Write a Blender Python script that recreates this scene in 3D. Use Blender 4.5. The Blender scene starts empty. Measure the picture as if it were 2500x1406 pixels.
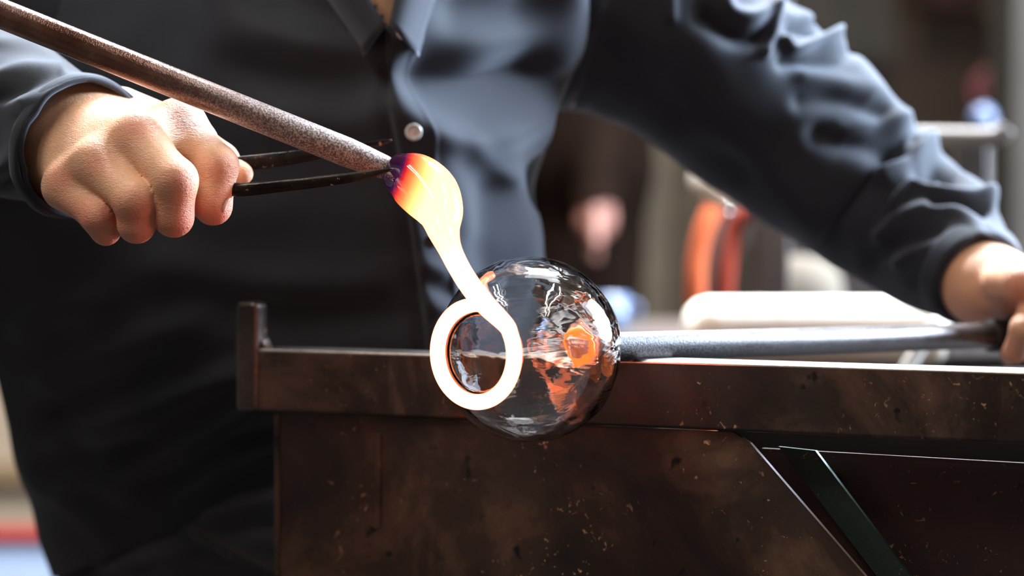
import bpy, bmesh, math, random
import numpy as np
from mathutils import Vector, Matrix
import openvdb as vdb

SC = bpy.context.scene
COL = SC.collection
rng = np.random.default_rng(7)
random.seed(7)

# ------------------------------------------------------------------ camera
F = 6400.0
CAMZ = 0.833
TILT = math.atan(163.0 / F)
CAM = np.array([0.0, -1.6, CAMZ])
FWD = np.array([0, math.cos(TILT), -math.sin(TILT)])
UP = np.array([0, math.sin(TILT), math.cos(TILT)])
RT = np.array([1.0, 0, 0])
cd = bpy.data.cameras.new('camera'); cam = bpy.data.objects.new('camera', cd); COL.objects.link(cam)
cam.location = CAM; cam.rotation_euler = (math.pi / 2 - TILT, 0, 0)
cd.sensor_width = 36; cd.lens = F / 2500 * 36
cd.dof.use_dof = True; cd.dof.focus_distance = 1.52; cd.dof.aperture_fstop = 4.0
cd.clip_start = 0.05
SC.camera = cam

# ------------------------------------------------------------------ world, exposure, lights
w = bpy.data.worlds.new('world'); SC.world = w; w.use_nodes = True
w.node_tree.nodes['Background'].inputs[0].default_value = (0.55, 0.6, 0.7, 1)
w.node_tree.nodes['Background'].inputs[1].default_value = 0.01
SC.view_settings.view_transform = 'Standard'
SC.view_settings.look = 'None'
SC.view_settings.gamma = 1
SC.view_settings.use_curve_mapping = False
SC.view_settings.exposure = 0.0
SC.cycles.sample_clamp_indirect = 6
SC.cycles.max_bounces = 14
SC.cycles.transmission_bounces = 12
SC.cycles.caustics_reflective = False

def area(name, loc, target, sx, sy, power, col, spread=180):
    l = bpy.data.lights.new(name, 'AREA'); l.shape = 'RECTANGLE'; l.size = sx; l.size_y = sy
    l.energy = power; l.color = col; l.spread = math.radians(spread)
    o = bpy.data.objects.new(name, l); COL.objects.link(o)
    o.location = loc
    d = Vector(target) - Vector(loc)
    o.rotation_euler = d.to_track_quat('-Z', 'Y').to_euler()
    return o
# daylight from a tall window on the side wall to the sitter's left
area('window_daylight', (2.75, 1.05, 1.9), (-0.1, 0.1, 0.85), 1.5, 1.7, 900, (0.66, 0.80, 1.0))
# rooflight over and slightly behind the bench
area('roof_daylight', (0.3, 1.5, 3.3), (0.0, 0.2, 0.8), 1.6, 1.0, 660, (0.86, 0.92, 1.0))
LAMPS = [(-0.80, -0.50, 2.10), (0.62, -0.75, 2.15), (0.9, 3.2, 3.0), (-1.6, 3.6, 3.0)]
for (lx, ly, lz) in LAMPS:
    for k in (-0.07, 0.07):
        a = area('tube_light', (lx + k, ly, lz), (lx + k, ly, 0), 0.03, 1.2, (10.5 if lx < 0 else 4.5) if ly < 0 else 14, (1.0, 0.93, 0.82))

# ------------------------------------------------------------------ helpers
def P(px, py, d):
    return CAM + RT * ((px - 1250) / F * d) + UP * (-(py - 703) / F * d) + FWD * d
def Pa(px, py, d):
    px, py, d = np.broadcast_arrays(np.asarray(px, float), np.asarray(py, float), np.asarray(d, float))
    return CAM + RT * ((px - 1250) / F * d)[..., None] + UP * (-(py - 703) / F * d)[..., None] + FWD * d[..., None]
def proj(v):
    r = v - CAM
    d = r @ FWD
    return 1250 + (r @ RT) / d * F, 703 - (r @ UP) / d * F, d
def px2m(r, d): return r / F * d

def link(name, me, mat=None, parent=None, smooth=True):
    o = bpy.data.objects.new(name, me); COL.objects.link(o)
    if mat is not None: me.materials.append(mat)
    if parent is not None: o.parent = parent
    if smooth and len(me.polygons): me.polygons.foreach_set('use_smooth', [True] * len(me.polygons))
    return o
def mesh(name, verts, faces, mat=None, parent=None, smooth=True):
    me = bpy.data.meshes.new(name); me.from_pydata([tuple(map(float, v)) for v in verts], [], [tuple(int(i) for i in f) for f in faces]); me.update()
    return link(name, me, mat, parent, smooth)
def tag(o, label=None, cat=None, group=None, kind=None):
    if label: o['label'] = label
    if cat: o['category'] = cat
    if group: o['group'] = group
    if kind: o['kind'] = kind
    return o
def empty(name, loc):
    o = bpy.data.objects.new(name, None); COL.objects.link(o); o.location = loc; o.empty_display_size = 0.05
    return o
def part(o, root):
    """parent keeping world coordinates (root may sit away from the origin)"""
    o.parent = root
    m = root.matrix_basis if root.parent is None else root.parent.matrix_basis @ root.matrix_basis
    o.matrix_parent_inverse = m.inverted()
    return o
def bevel_mod(o, wd=0.002, seg=2):
    m = o.modifiers.new('bevel', 'BEVEL'); m.width = wd; m.segments = seg; m.limit_method = 'ANGLE'; m.harden_normals = False
    return o
def box(name, lo, hi, mat, parent=None, bev=0.004, axes=None, org=None):
    lo = np.array(lo, float); hi = np.array(hi, float)
    v = [(x, y, z) for x in (lo[0], hi[0]) for y in (lo[1], hi[1]) for z in (lo[2], hi[2])]
    if axes is not None: v = [org + axes[0] * a + axes[1] * b + axes[2] * c for a, b, c in v]
    f = [(0, 1, 3, 2), (4, 6, 7, 5), (0, 4, 5, 1), (2, 3, 7, 6), (0, 2, 6, 4), (1, 5, 7, 3)]
    o = mesh(name, v, f, mat, None, smooth=False)
    bm = bmesh.new(); bm.from_mesh(o.data); bmesh.ops.recalc_face_normals(bm, faces=bm.faces)
    if bev: bmesh.ops.bevel(bm, geom=list(bm.edges), offset=bev, segments=3, profile=0.5, affect='EDGES', clamp_overlap=True)
    bm.to_mesh(o.data); bm.free()
    o.data.polygons.foreach_set('use_smooth', [True] * len(o.data.polygons)) if bev else None
    if bev: 
        mm = o.modifiers.new('wn', 'WEIGHTED_NORMAL'); mm.keep_sharp = False
    if parent is not None: part(o, parent)
    return o
def prism(name, pts, depth_vec, mat, parent=None, bev=0.0015):
    pts = [np.array(p, float) for p in pts]; n = len(pts); dv = np.array(depth_vec, float)
    v = pts + [p + dv for p in pts]
    f = [tuple(range(n)), tuple(range(2 * n - 1, n - 1, -1))] + [(i, i + n, (i + 1) % n + n, (i + 1) % n) for i in range(n)]
    o = mesh(name, v, f, mat, None, smooth=False)
    bm = bmesh.new(); bm.from_mesh(o.data); bmesh.ops.recalc_face_normals(bm, faces=bm.faces)
    if bev: bmesh.ops.bevel(bm, geom=list(bm.edges), offset=bev, segments=2, profile=0.5, affect='EDGES', clamp_overlap=True)
    bm.to_mesh(o.data); bm.free()
    if parent is not None: part(o, parent)
    return o
def catmull(pts, n):
    """pts (k,m) -> n samples, chord-length parametrised"""
    pts = np.asarray(pts, float)
    ext = np.vstack([2 * pts[0] - pts[1], pts, 2 * pts[-1] - pts[-2]])
    seg = np.linalg.norm(np.diff(pts[:, :3], axis=0), axis=1); cum = np.concatenate([[0], np.cumsum(seg)])
    out = []
    for s in np.linspace(0, cum[-1], n):
        i = min(np.searchsorted(cum, s, side='right') - 1, len(seg) - 1); t = (s - cum[i]) / max(seg[i], 1e-9)
        p0, p1, p2, p3 = ext[i], ext[i + 1], ext[i + 2], ext[i + 3]
        out.append(0.5 * ((2 * p1) + (p2 - p0) * t + (2 * p0 - 5 * p1 + 4 * p2 - p3) * t ** 2 + (3 * p1 - p0 - 3 * p2 + p3) * t ** 3))
    return np.array(out)
def frames(c):
    t = np.gradient(c, axis=0); t /= np.linalg.norm(t, axis=1)[:, None]
    u = np.cross(t[0], [0, 0, 1.0]);
    if np.linalg.norm(u) < 1e-3: u = np.cross(t[0], [1.0, 0, 0])
    u /= np.linalg.norm(u); U = [u]
    for i in range(1, len(c)):
        u = U[-1] - t[i] * (U[-1] @ t[i]); U.append(u / np.linalg.norm(u))
    U = np.array(U); V = np.cross(t, U)
    return t, U, V
def grid_faces(nr, nc, wrap=True):
    f = []
    m = nc if wrap else nc - 1
    for i in range(nr - 1):
        for j in range(m):
            k = (j + 1) % nc
            f.append((i * nc + j, i * nc + k, (i + 1) * nc + k, (i + 1) * nc + j))
    return f
def tube_grid(ctrl, nr, nc, squash=1.0):
    """ctrl rows: world x,y,z,r -> grid (nr,nc,3), normals"""
    s = catmull(ctrl, nr); c = s[:, :3]; r = s[:, 3]
    t, U, V = frames(c)
    a = np.linspace(0, 2 * np.pi, nc, endpoint=False)
    n = U[:, None] * np.cos(a)[None, :, None] + V[:, None] * np.sin(a)[None, :, None]
    g = c[:, None] + n * r[:, None, None]
    return g, n, c, t
def tube(name, ctrl, mat, parent=None, nr=40, nc=20, caps=True):
    g, n, c, t = tube_grid(ctrl, nr, nc)
    v = g.reshape(-1, 3).tolist(); f = grid_faces(nr, nc)
    if caps:
        f = f + [tuple(range(nc))[::-1], tuple(range((nr - 1) * nc, nr * nc))]
    o = mesh(name, v, f, mat, None)
    fixn(o)
    if parent is not None: part(o, parent)
    return o
def fixn(o):
    bm = bmesh.new(); bm.from_mesh(o.data); bmesh.ops.recalc_face_normals(bm, faces=bm.faces); bm.to_mesh(o.data); bm.free()
    return o
def lathe(name, prof, org, ax, mat, parent=None, nc=64, closed=False):
    """prof list of (along axis, radius)"""
    ax = np.array(ax, float); ax /= np.linalg.norm(ax)
    u = np.cross(ax, [0, 0, 1.0])
    if np.linalg.norm(u) < 1e-3: u = np.array([1.0, 0, 0])
    u /= np.linalg.norm(u); v_ = np.cross(ax, u)
    a = np.linspace(0, 2 * np.pi, nc, endpoint=False)
    prof = np.array(prof, float)
    g = org + prof[:, 0, None, None] * ax + prof[:, 1, None, None] * (np.cos(a)[:, None] * u + np.sin(a)[:, None] * v_)[None]
    f = grid_faces(len(prof), nc)
    if closed:
        L = len(prof); f += [((L - 1) * nc + j, (L - 1) * nc + (j + 1) % nc, (j + 1) % nc, j) for j in range(nc)]
    o = mesh(name, g.reshape(-1, 3), f, mat, None)
    bm = bmesh.new(); bm.from_mesh(o.data); bmesh.ops.remove_doubles(bm, verts=bm.verts, dist=1e-6); bmesh.ops.holes_fill(bm, edges=[e for e in bm.edges if e.is_boundary]) ; bmesh.ops.recalc_face_normals(bm, faces=bm.faces); bm.to_mesh(o.data); bm.free()
    o.data.polygons.foreach_set('use_smooth', [True] * len(o.data.polygons))
    if parent is not None: part(o, parent)
    return o
def polydist(qx, qy, pts):
    pts = np.asarray(pts, float); best = np.full(qx.shape, 1e9)
    for (x0, y0), (x1, y1) in zip(pts[:-1], pts[1:]):
        dx, dy = x1 - x0, y1 - y0
        t = np.clip(((qx - x0) * dx + (qy - y0) * dy) / (dx * dx + dy * dy + 1e-9), 0, 1)
        best = np.minimum(best, np.hypot(qx - x0 - t * dx, qy - y0 - t * dy))
    return best
def folds(qx, qy, lst):
    out = np.zeros(qx.shape)
    for pts, wd, amp in lst:
        pts = catmull([(x, y, 0) for x, y in pts], 14)[:, :2]
        out += amp * np.exp(-(polydist(qx, qy, pts) / wd) ** 2)
    return out
def sines(p, freq, n=14, seed=1, stretch=None):
    r = np.random.default_rng(seed); out = np.zeros(p.shape[:-1])
    for i in range(n):
        k = r.normal(size=3); k = k / np.linalg.norm(k) * freq * r.uniform(0.6, 1.6)
        if stretch is not None: k = k * stretch
        out += np.sin(p @ k + r.uniform(0, 6.28))
    return out / math.sqrt(n)
def smooth01(x): x = np.clip(x, 0, 1); return x * x * (3 - 2 * x)
def grid_normals(g, wrap=True):
    du = np.gradient(g, axis=0)
    dv = (np.roll(g, -1, 1) - np.roll(g, 1, 1)) if wrap else np.gradient(g, axis=1)
    n = np.cross(dv, du); n /= (np.linalg.norm(n, axis=-1, keepdims=True) + 1e-12)
    return n

# ------------------------------------------------------------------ signed-distance bodies
def smin(a, b, k):
    h = np.clip(0.5 + 0.5 * (b - a) / k, 0, 1)
    return b * (1 - h) + a * h - k * h * (1 - h)
def rcone(X, a, b, ra, rb):
    a = np.asarray(a, np.float32); b = np.asarray(b, np.float32); ab = b - a
    t = np.clip(((X - a) @ ab) / (ab @ ab + 1e-12), 0, 1)
    return np.linalg.norm(X - a - t[..., None] * ab, axis=-1) - (ra + (rb - ra) * t)
def ellip(X, c, r, R=None):
    q = X - np.asarray(c, np.float32)
    if R is not None: q = q @ np.asarray(R, np.float32)
    r = np.asarray(r, np.float32)
    k = np.linalg.norm(q / r, axis=-1)
    return (k - 1) * r.min() * (1 if True else 0)
def sdf_verts(fn, lo, hi, h):
    lo = np.array(lo); n = np.ceil((np.array(hi) - lo) / h).astype(int) + 1
    ax = [lo[i] + np.arange(n[i]) * h for i in range(3)]
    s = np.empty(tuple(n), np.float32)
    step = max(1, int(600000 / (n[1] * n[2])))
    Y, Z = np.meshgrid(ax[1], ax[2], indexing='ij')
    for i in range(0, n[0], step):
        xs = ax[0][i:i + step]
        X = np.empty((len(xs), n[1], n[2], 3), np.float32)
        X[..., 0] = xs[:, None, None]; X[..., 1] = Y; X[..., 2] = Z
        s[i:i + step] = fn(X)
    g = vdb.FloatGrid(background=4 * h); g.copyFromArray(np.clip(s, -4 * h, 4 * h)); g.transform = vdb.createLinearTransform(voxelSize=1.0)
    p, q = g.convertToQuads(0.0)
    return np.asarray(p) * h + lo, np.asarray(q)[:, ::-1]

# ------------------------------------------------------------------ materials
def nt(name):
    m = bpy.data.materials.new(name); m.use_nodes = True; t = m.node_tree
    return m, t, t.nodes['Principled BSDF']
def N(t, typ, **kw):
    n = t.nodes.new(typ)
    for k, v in kw.items():
        if k.startswith('i_'): n.inputs[k[2:].replace('_', ' ')].default_value = v
        else: setattr(n, k, v)
    return n
def ramp(t, fac, stops):
    r = t.nodes.new('ShaderNodeValToRGB'); t.links.new(fac, r.inputs[0])
    e = r.color_ramp.elements
    while len(e) < len(stops): e.new(0.5)
    for el, (p, c) in zip(e, stops): el.position = p; el.color = (*c, 1)
    return r.outputs[0]
def noise(t, scale, detail=4, rough=0.55, vec=None, dist=0.0):
    n = N(t, 'ShaderNodeTexNoise'); n.inputs['Scale'].default_value = scale; n.inputs['Detail'].default_value = detail
    n.inputs['Roughness'].default_value = rough; n.inputs['Distortion'].default_value = dist
    if vec is None:
        tc = N(t, 'ShaderNodeTexCoord'); vec = tc.outputs['Object']
    t.links.new(vec, n.inputs['Vector'])
    return n.outputs['Fac']
def bump(t, b, h, strength, dist=0.001):
    n = N(t, 'ShaderNodeBump'); n.inputs['Strength'].default_value = strength; n.inputs['Distance'].default_value = dist
    t.links.new(h, n.inputs['Height']); t.links.new(n.outputs[0], b.inputs['Normal'])
def mix(t, fac, a, b, mode='MIX'):
    n = N(t, 'ShaderNodeMix', data_type='RGBA', blend_type=mode)
    if isinstance(fac, float): n.inputs[0].default_value = fac
    else: t.links.new(fac, n.inputs[0])
    for s, i in ((a, 6), (b, 7)):
        if isinstance(s, tuple): n.inputs[i].default_value = (*s, 1)
        else: t.links.new(s, n.inputs[i])
    return n.outputs[2]
def plain(name, col, rough=0.6, metal=0.0, var=0.25, scale=20, bmp=0.0):
    m, t, b = nt(name)
    c2 = tuple(min(1, x * (1 + var)) for x in col); c1 = tuple(x * (1 - var) for x in col)
    t.links.new(ramp(t, noise(t, scale), [(0.3, c1), (0.7, c2)]), b.inputs['Base Color'])
    b.inputs['Roughness'].default_value = rough; b.inputs['Metallic'].default_value = metal
    if bmp: bump(t, b, noise(t, scale * 6), bmp)
    return m
def cloth(name, c1, c2, sheen=0.25, scale=9, weave=1500):
    m, t, b = nt(name)
    t.links.new(ramp(t, noise(t, scale, 6), [(0.3, c1), (0.72, c2)]), b.inputs['Base Color'])
    b.inputs['Roughness'].default_value = 0.82
    b.inputs['Specular IOR Level'].default_value = 0.25
    b.inputs['Sheen Weight'].default_value = sheen; b.inputs['Sheen Roughness'].default_value = 0.45
    b.inputs['Sheen Tint'].default_value = (0.75, 0.85, 1, 1)
    bump(t, b, noise(t, weave, 2), 0.35, 0.0006)
    return m
M = {}
M['shirt'] = cloth('navy_cotton', (0.0145, 0.0165, 0.0215), (0.025, 0.028, 0.036))
M['denim'] = cloth('dark_denim', (0.03, 0.032, 0.04), (0.06, 0.063, 0.075), 0.2, 14)
M['dark_cloth'] = cloth('black_workwear', (0.005, 0.0025, 0.0015), (0.010, 0.005, 0.003), 0.0, 6)
M['dark_cloth'].node_tree.nodes['Principled BSDF'].inputs['Specular IOR Level'].default_value = 0.03
M['thread'] = plain('brown_thread', (0.16, 0.10, 0.07), 0.8)
def skin(name, base, red):
    m, t, b = nt(name)
    at = N(t, 'ShaderNodeAttribute', attribute_name='redness')
    base_c = ramp(t, noise(t, 55, 5), [(0.3, tuple(x * 0.86 for x in base)), (0.7, base)])
    c = mix(t, at.outputs['Fac'], base_c, red)
    t.links.new(c, b.inputs['Base Color'])
    b.inputs['Roughness'].default_value = 0.48
    b.inputs['Subsurface Weight'].default_value = 0.12; b.inputs['Subsurface Radius'].default_value = (0.012, 0.004, 0.002); b.inputs['Subsurface Scale'].default_value = 0.4
    tc = N(t, 'ShaderNodeTexCoord')
    vo = N(t, 'ShaderNodeTexVoronoi', feature='DISTANCE_TO_EDGE'); vo.inputs['Scale'].default_value = 620
    t.links.new(tc.outputs['Object'], vo.inputs['Vector'])
    mp = N(t, 'ShaderNodeMapping'); mp.inputs['Scale'].default_value = (240, 240, 900); mp.inputs['Rotation'].default_value = (0.3, 0.6, 0.5)
    t.links.new(tc.outputs['Object'], mp.inputs['Vector'])
    n2 = noise(t, 1.0, 3, 0.6, mp.outputs[0], 1.2)
    ad = N(t, 'ShaderNodeMath', operation='MULTIPLY_ADD'); t.links.new(vo.outputs['Distance'], ad.inputs[0]); ad.inputs[1].default_value = 0.5; t.links.new(n2, ad.inputs[2])
    bump(t, b, ad.outputs[0], 0.75, 0.0009)
    return m
M['skin'] = skin('skin', (0.76, 0.42, 0.255), (0.62, 0.20, 0.125))
M['nail'] = plain('fingernail', (0.62, 0.38, 0.3), 0.3)
M['hair'] = plain('dark_hair', (0.03, 0.022, 0.016), 0.6, 0, 0.4, 200)
def rust(name, dark, mid, lightc, red, rough=0.42, metal=0.35, sc=1.0, reds=0.62):
    m, t, b = nt(name)
    big = noise(t, 9 * sc, 8, 0.62, None, 0.6)
    c = ramp(t, big, [(0.30, dark), (0.5, mid), (0.66, lightc)])
    c = mix(t, ramp(t, noise(t, 5 * sc, 6, 0.6), [(reds, (0, 0, 0)), (reds + 0.14, (1, 1, 1))]), c, red)
    sp = ramp(t, noise(t, 150, 3, 0.6, None, 1.5), [(0.65, (0, 0, 0)), (0.69, (1, 1, 1))])
    gate = ramp(t, noise(t, 14, 4, 0.6), [(0.45, (0, 0, 0)), (0.65, (1, 1, 1))])
    spg = mix(t, 1.0, sp, gate, 'MULTIPLY')
    c = mix(t, spg, c, (0.70, 0.42, 0.24))
    dk = ramp(t, noise(t, 60, 3, 0.5), [(0.28, (1, 1, 1)), (0.33, (0, 0, 0))])
    c = mix(t, dk, c, tuple(x * 0.4 for x in dark))
    t.links.new(c, b.inputs['Base Color'])
    rr = ramp(t, noise(t, 25, 5), [(0.3, (rough - 0.1,) * 3), (0.7, (rough + 0.2,) * 3)])
    t.links.new(rr, b.inputs['Roughness']); b.inputs['Metallic'].default_value = metal
    bump(t, b, noise(t, 300, 4), 0.25, 0.0006)
    return m
M['rail'] = rust('browned_rail_steel', (0.008, 0.006, 0.005), (0.03, 0.018, 0.013), (0.13, 0.075, 0.05), (0.30, 0.06, 0.02), 0.42, 0.35, 1.0, 0.58)
M['panel'] = rust('rusty_plate_steel', (0.009, 0.006, 0.005), (0.045, 0.024, 0.016), (0.14, 0.083, 0.046), (0.10, 0.03, 0.018), 0.5, 0.3, 1.2, 0.55)
M['panel2'] = rust('brown_painted_plate', (0.02, 0.008, 0.006), (0.035, 0.014, 0.01), (0.05, 0.02, 0.014), (0.06, 0.02, 0.013), 0.5, 0.2)
M['green'] = rust('dark_green_paint', (0.006, 0.012, 0.009), (0.008, 0.022, 0.016), (0.012, 0.03, 0.021), (0.02, 0.015, 0.01), 0.5, 0.1)
M['black_steel'] = plain('black_steel', (0.006, 0.005, 0.005), 0.5, 0.5, 0.4, 30)
M['bright_steel'] = plain('worn_bright_steel', (0.42, 0.38, 0.35), 0.32, 1.0, 0.25, 60, 0.1)
def pipe_mat(name, a0, a1, frost0, frost1, cols):
    """steel whose scale changes along the X axis of the object (local, metres)"""
    m, t, b = nt(name)
    tc = N(t, 'ShaderNodeTexCoord')
    sp = N(t, 'ShaderNodeSeparateXYZ'); t.links.new(tc.outputs['Object'], sp.inputs[0])
    mr = N(t, 'ShaderNodeMapRange'); t.links.new(sp.outputs[0], mr.inputs[0]); mr.inputs[1].default_value = a0; mr.inputs[2].default_value = a1
    sm = noise(t, 900, 2, 0.6); bigs = noise(t, 40, 5, 0.6)
    base = ramp(t, bigs, [(0.3, cols[0]), (0.7, cols[1])])
    fr = ramp(t, sm, [(0.42, cols[2]), (0.62, cols[3])])
    ad = N(t, 'ShaderNodeMath', operation='ADD', use_clamp=True); t.links.new(mr.outputs[0], ad.inputs[0])
    s2 = N(t, 'ShaderNodeMath', operation='MULTIPLY_ADD'); t.links.new(bigs, s2.inputs[0]); s2.inputs[1].default_value = 0.6; s2.inputs[2].default_value = -0.3
    t.links.new(s2.outputs[0], ad.inputs[1])
    t.links.new(mix(t, ad.outputs[0], base, fr), b.inputs['Base Color'])
    r2 = N(t, 'ShaderNodeMapRange'); t.links.new(ad.outputs[0], r2.inputs[0]); r2.inputs[3].default_value = frost0; r2.inputs[4].default_value = frost1
    t.links.new(r2.outputs[0], b.inputs['Roughness'])
    mt = N(t, 'ShaderNodeMapRange'); t.links.new(ad.outputs[0], mt.inputs[0]); mt.inputs[3].default_value = 0.75; mt.inputs[4].default_value = 0.2
    t.links.new(mt.outputs[0], b.inputs['Metallic'])
    bump(t, b, sm, 0.5, 0.0005)
    return m
M['blowpipe'] = pipe_mat('blowpipe_steel', -0.16, -0.04, 0.17, 0.5, [(0.10, 0.045, 0.03), (0.20, 0.105, 0.075), (0.13, 0.09, 0.075), (0.50, 0.44, 0.42)])
M['punty'] = pipe_mat('punty_steel', 0.45, -0.02, 0.28, 0.45, [(0.05, 0.036, 0.03), (0.12, 0.10, 0.095), (0.035, 0.035, 0.038), (0.16, 0.16, 0.17)])
M['grip'] = plain('black_grip', (0.008, 0.006, 0.005), 0.6)
M['shears'] = rust('black_forged_steel', (0.008, 0.006, 0.005), (0.016, 0.011, 0.009), (0.05, 0.035, 0.025), (0.03, 0.012, 0.008), 0.3, 0.7, 3.0)
# glass
m, t, b = nt('clear_glass'); M['glass'] = m
b.inputs['Base Color'].default_value = (0.985, 0.975, 0.96, 1); b.inputs['Roughness'].default_value = 0.0
b.inputs['Transmission Weight'].default_value = 1.0; b.inputs['IOR'].default_value = 1.5
mp = N(t, 'ShaderNodeMapping'); tc = N(t, 'ShaderNodeTexCoord'); t.links.new(tc.outputs['Object'], mp.inputs['Vector']); mp.inputs['Scale'].default_value = (22, 22, 60)
bump(t, b, noise(t, 1.0, 2, 0.5, mp.outputs[0], 1.5), 0.14, 0.004)
def hot(name, strength):
    m, t, b = nt(name)
    at = N(t, 'ShaderNodeAttribute', attribute_name='glow_color')
    t.links.new(at.outputs['Color'], b.inputs['Emission Color']); b.inputs['Emission Strength'].default_value = strength
    b.inputs['Base Color'].default_value = (0.02, 0.006, 0.008, 1); b.inputs['Roughness'].default_value = 0.05
    b.inputs['Coat Weight'].default_value = 0.3; b.inputs['Coat Roughness'].default_value = 0.03
    return m
M['hot'] = hot('molten_glass', 1.0)
m, t, b = nt('warm_glass'); M['warm_glass'] = m
b.inputs['Base Color'].default_value = (1, 0.80, 0.70, 1); b.inputs['Roughness'].default_value = 0.02; b.inputs['Transmission Weight'].default_value = 0.9; b.inputs['IOR'].default_value = 1.5
b.inputs['Emission Color'].default_value = (1.0, 0.16, 0.03, 1); b.inputs['Emission Strength'].default_value = 0.12
bump(t, b, noise(t, 300, 3), 0.6, 0.001)
m, t, b = nt('hot_seam'); M['hot_seam'] = m
b.inputs['Base Color'].default_value = (0.9, 0.3, 0.08, 1); b.inputs['Emission Color'].default_value = (1.0, 0.20, 0.02, 1); b.inputs['Emission Strength'].default_value = 1.3

# ------------------------------------------------------------------ room shell
M['floor'] = plain('grey_concrete_floor', (0.035, 0.03, 0.026), 0.7, 0, 0.3, 3)
M['plaster'] = plain('brown_plaster', (0.10, 0.064, 0.042), 0.85, 0, 0.45, 0.9)
M['plaster_light'] = plain('beige_plaster', (0.05, 0.04, 0.03), 0.85, 0, 0.2, 1.5)
M['ceil'] = plain('dark_ceiling', (0.02, 0.018, 0.016), 0.9)
RX0, RX1, RY0, RY1, RZ = -3.2, 3.0, -4.2, 5.6, 3.6
def struct(o): o['kind'] = 'structure'; return o
struct(box('floor', (RX0 - .1, RY0 - .1, -0.1), (RX1 + .1, RY1 + .1, 0), M['floor'], bev=0))
struct(box('ceiling', (RX0 - .1, RY0 - .1, RZ), (RX1 + .1, RY1 + .1, RZ + .1), M['ceil'], bev=0))
struct(box('wall_back', (RX0 - .1, RY1, 0), (RX1 + .1, RY1 + .1, RZ), M['plaster'], bev=0))
struct(box('wall_front', (RX0 - .1, RY0 - .1, 0), (RX1 + .1, RY0, RZ), M['plaster'], bev=0))
struct(box('wall_left', (RX0 - .1, RY0, 0), (RX0, RY1, RZ), M['plaster_light'], bev=0))
struct(box('wall_right', (RX1, RY0, 0), (RX1 + .1, RY1, RZ), M['plaster'], bev=0))

# ------------------------------------------------------------------ glassworker's bench (rail frame)
A0 = P(640, 850, 1.70); B0 = P(2500, 905, 1.445)
EX = B0 - A0; EX[2] = 0; EX /= np.linalg.norm(EX)
EZ = np.array([0, 0, 1.0]); EY = np.cross(EZ, EX)          # EY points away from the camera
AX = (EX, EY, EZ)
ZT = A0[2]
def rhit(px, py, off):
    """point where the sight line through a photo pixel meets the bench plane lying OFF behind the rail's face"""
    d0 = P(px, py, 1.0) - CAM; q = A0 + EY * off
    return CAM + d0 * (((q - CAM) @ EY) / (d0 @ EY))
def sz(p): r = p - A0; return r @ EX, r[2]
bench = tag(empty('glassblowing_bench', (A0[0] + 0.2, A0[1] + 0.2, 0)), 'heavy rusty steel glassblowing bench with a flat rail and upturned end stop', 'bench')
RH = 0.0406
rail_o = part(box('rail', (-0.006, 0, -RH), (0.98, 0.03, 0), M['rail'], None, 0.0022, AX, A0), bench)
rail_o.data.materials.append(M['bright_steel'])
for p_ in rail_o.data.polygons:
    if p_.normal.z > .25: p_.material_index = 1            # top worn by the rolling pipes; its highlight put into a brighter steel
# end stop: tall rounded bar welded on the rail's end
s_l, _ = sz(rhit(577, 860, 0)); s_r, _ = sz(rhit(632, 800, 0))
zt = rhit(610, 735, 0)[2] - A0[2]
o = part(box('end_stop', (s_l, -0.003, -RH - 0.001), (s_r, 0.013, zt), M['bright_steel'], None, 0.0045, AX, A0), bench)
o['label'] = 'upright stop of shinier rounded steel'
o.data.materials.clear(); o.data.materials.append(rust('worn_stop_steel', (0.035, 0.026, 0.022), (0.06, 0.045, 0.04), (0.12, 0.09, 0.08), (0.05, 0.03, 0.025), 0.26, 0.8))
g = [A0 + EX * (s_r + a) + EY * 0.002 + EZ * b_ for a, b_ in ((-.001, 0.0), (0.006, 0.0), (0.0035, 0.001), (0.0018, 0.003), (0.0006, 0.006), (-.001, 0.007))]
part(prism('weld_fillet', g, EY * 0.009, M['rail'], None, 0.0004), bench)
# side plate
off = 0.005
c = [rhit(673, 1003, off), rhit(1790, 1055, off), rhit(1830, 1080, off), rhit(2112, 1406, off), rhit(2420, 1760, off)]
zb = c[-1][2]
cl = c[0].copy(); cl[2] = zb
part(prism('side_plate', [c[0], c[1], c[2], c[3], c[4], cl], EY * 0.003, M['panel'], None, 0), bench)
# narrow folded edge strip on the plate's left side
e0 = rhit(668, 1010, off - .001); e1 = rhit(681, 1010, off - .001)
e0b = e0.copy(); e0b[2] = zb; e1b = e1.copy(); e1b[2] = zb
part(prism('plate_edge', [e0, e1, e1b, e0b], EY * 0.004, M['rail'], None, 0.0008), bench)
# long weathered vertical groove bar low on the plate
g0 = rhit(914, 1060, off - .0012); g1 = rhit(929, 1060, off - .0012); g2 = rhit(926, 1290, off - .0012); g3 = rhit(912, 1290, off - .0012)
part(prism('wear_strip', [g0, g1, g2, g3], EY * 0.002, M['panel'], None, 0.0005), bench)
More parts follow.
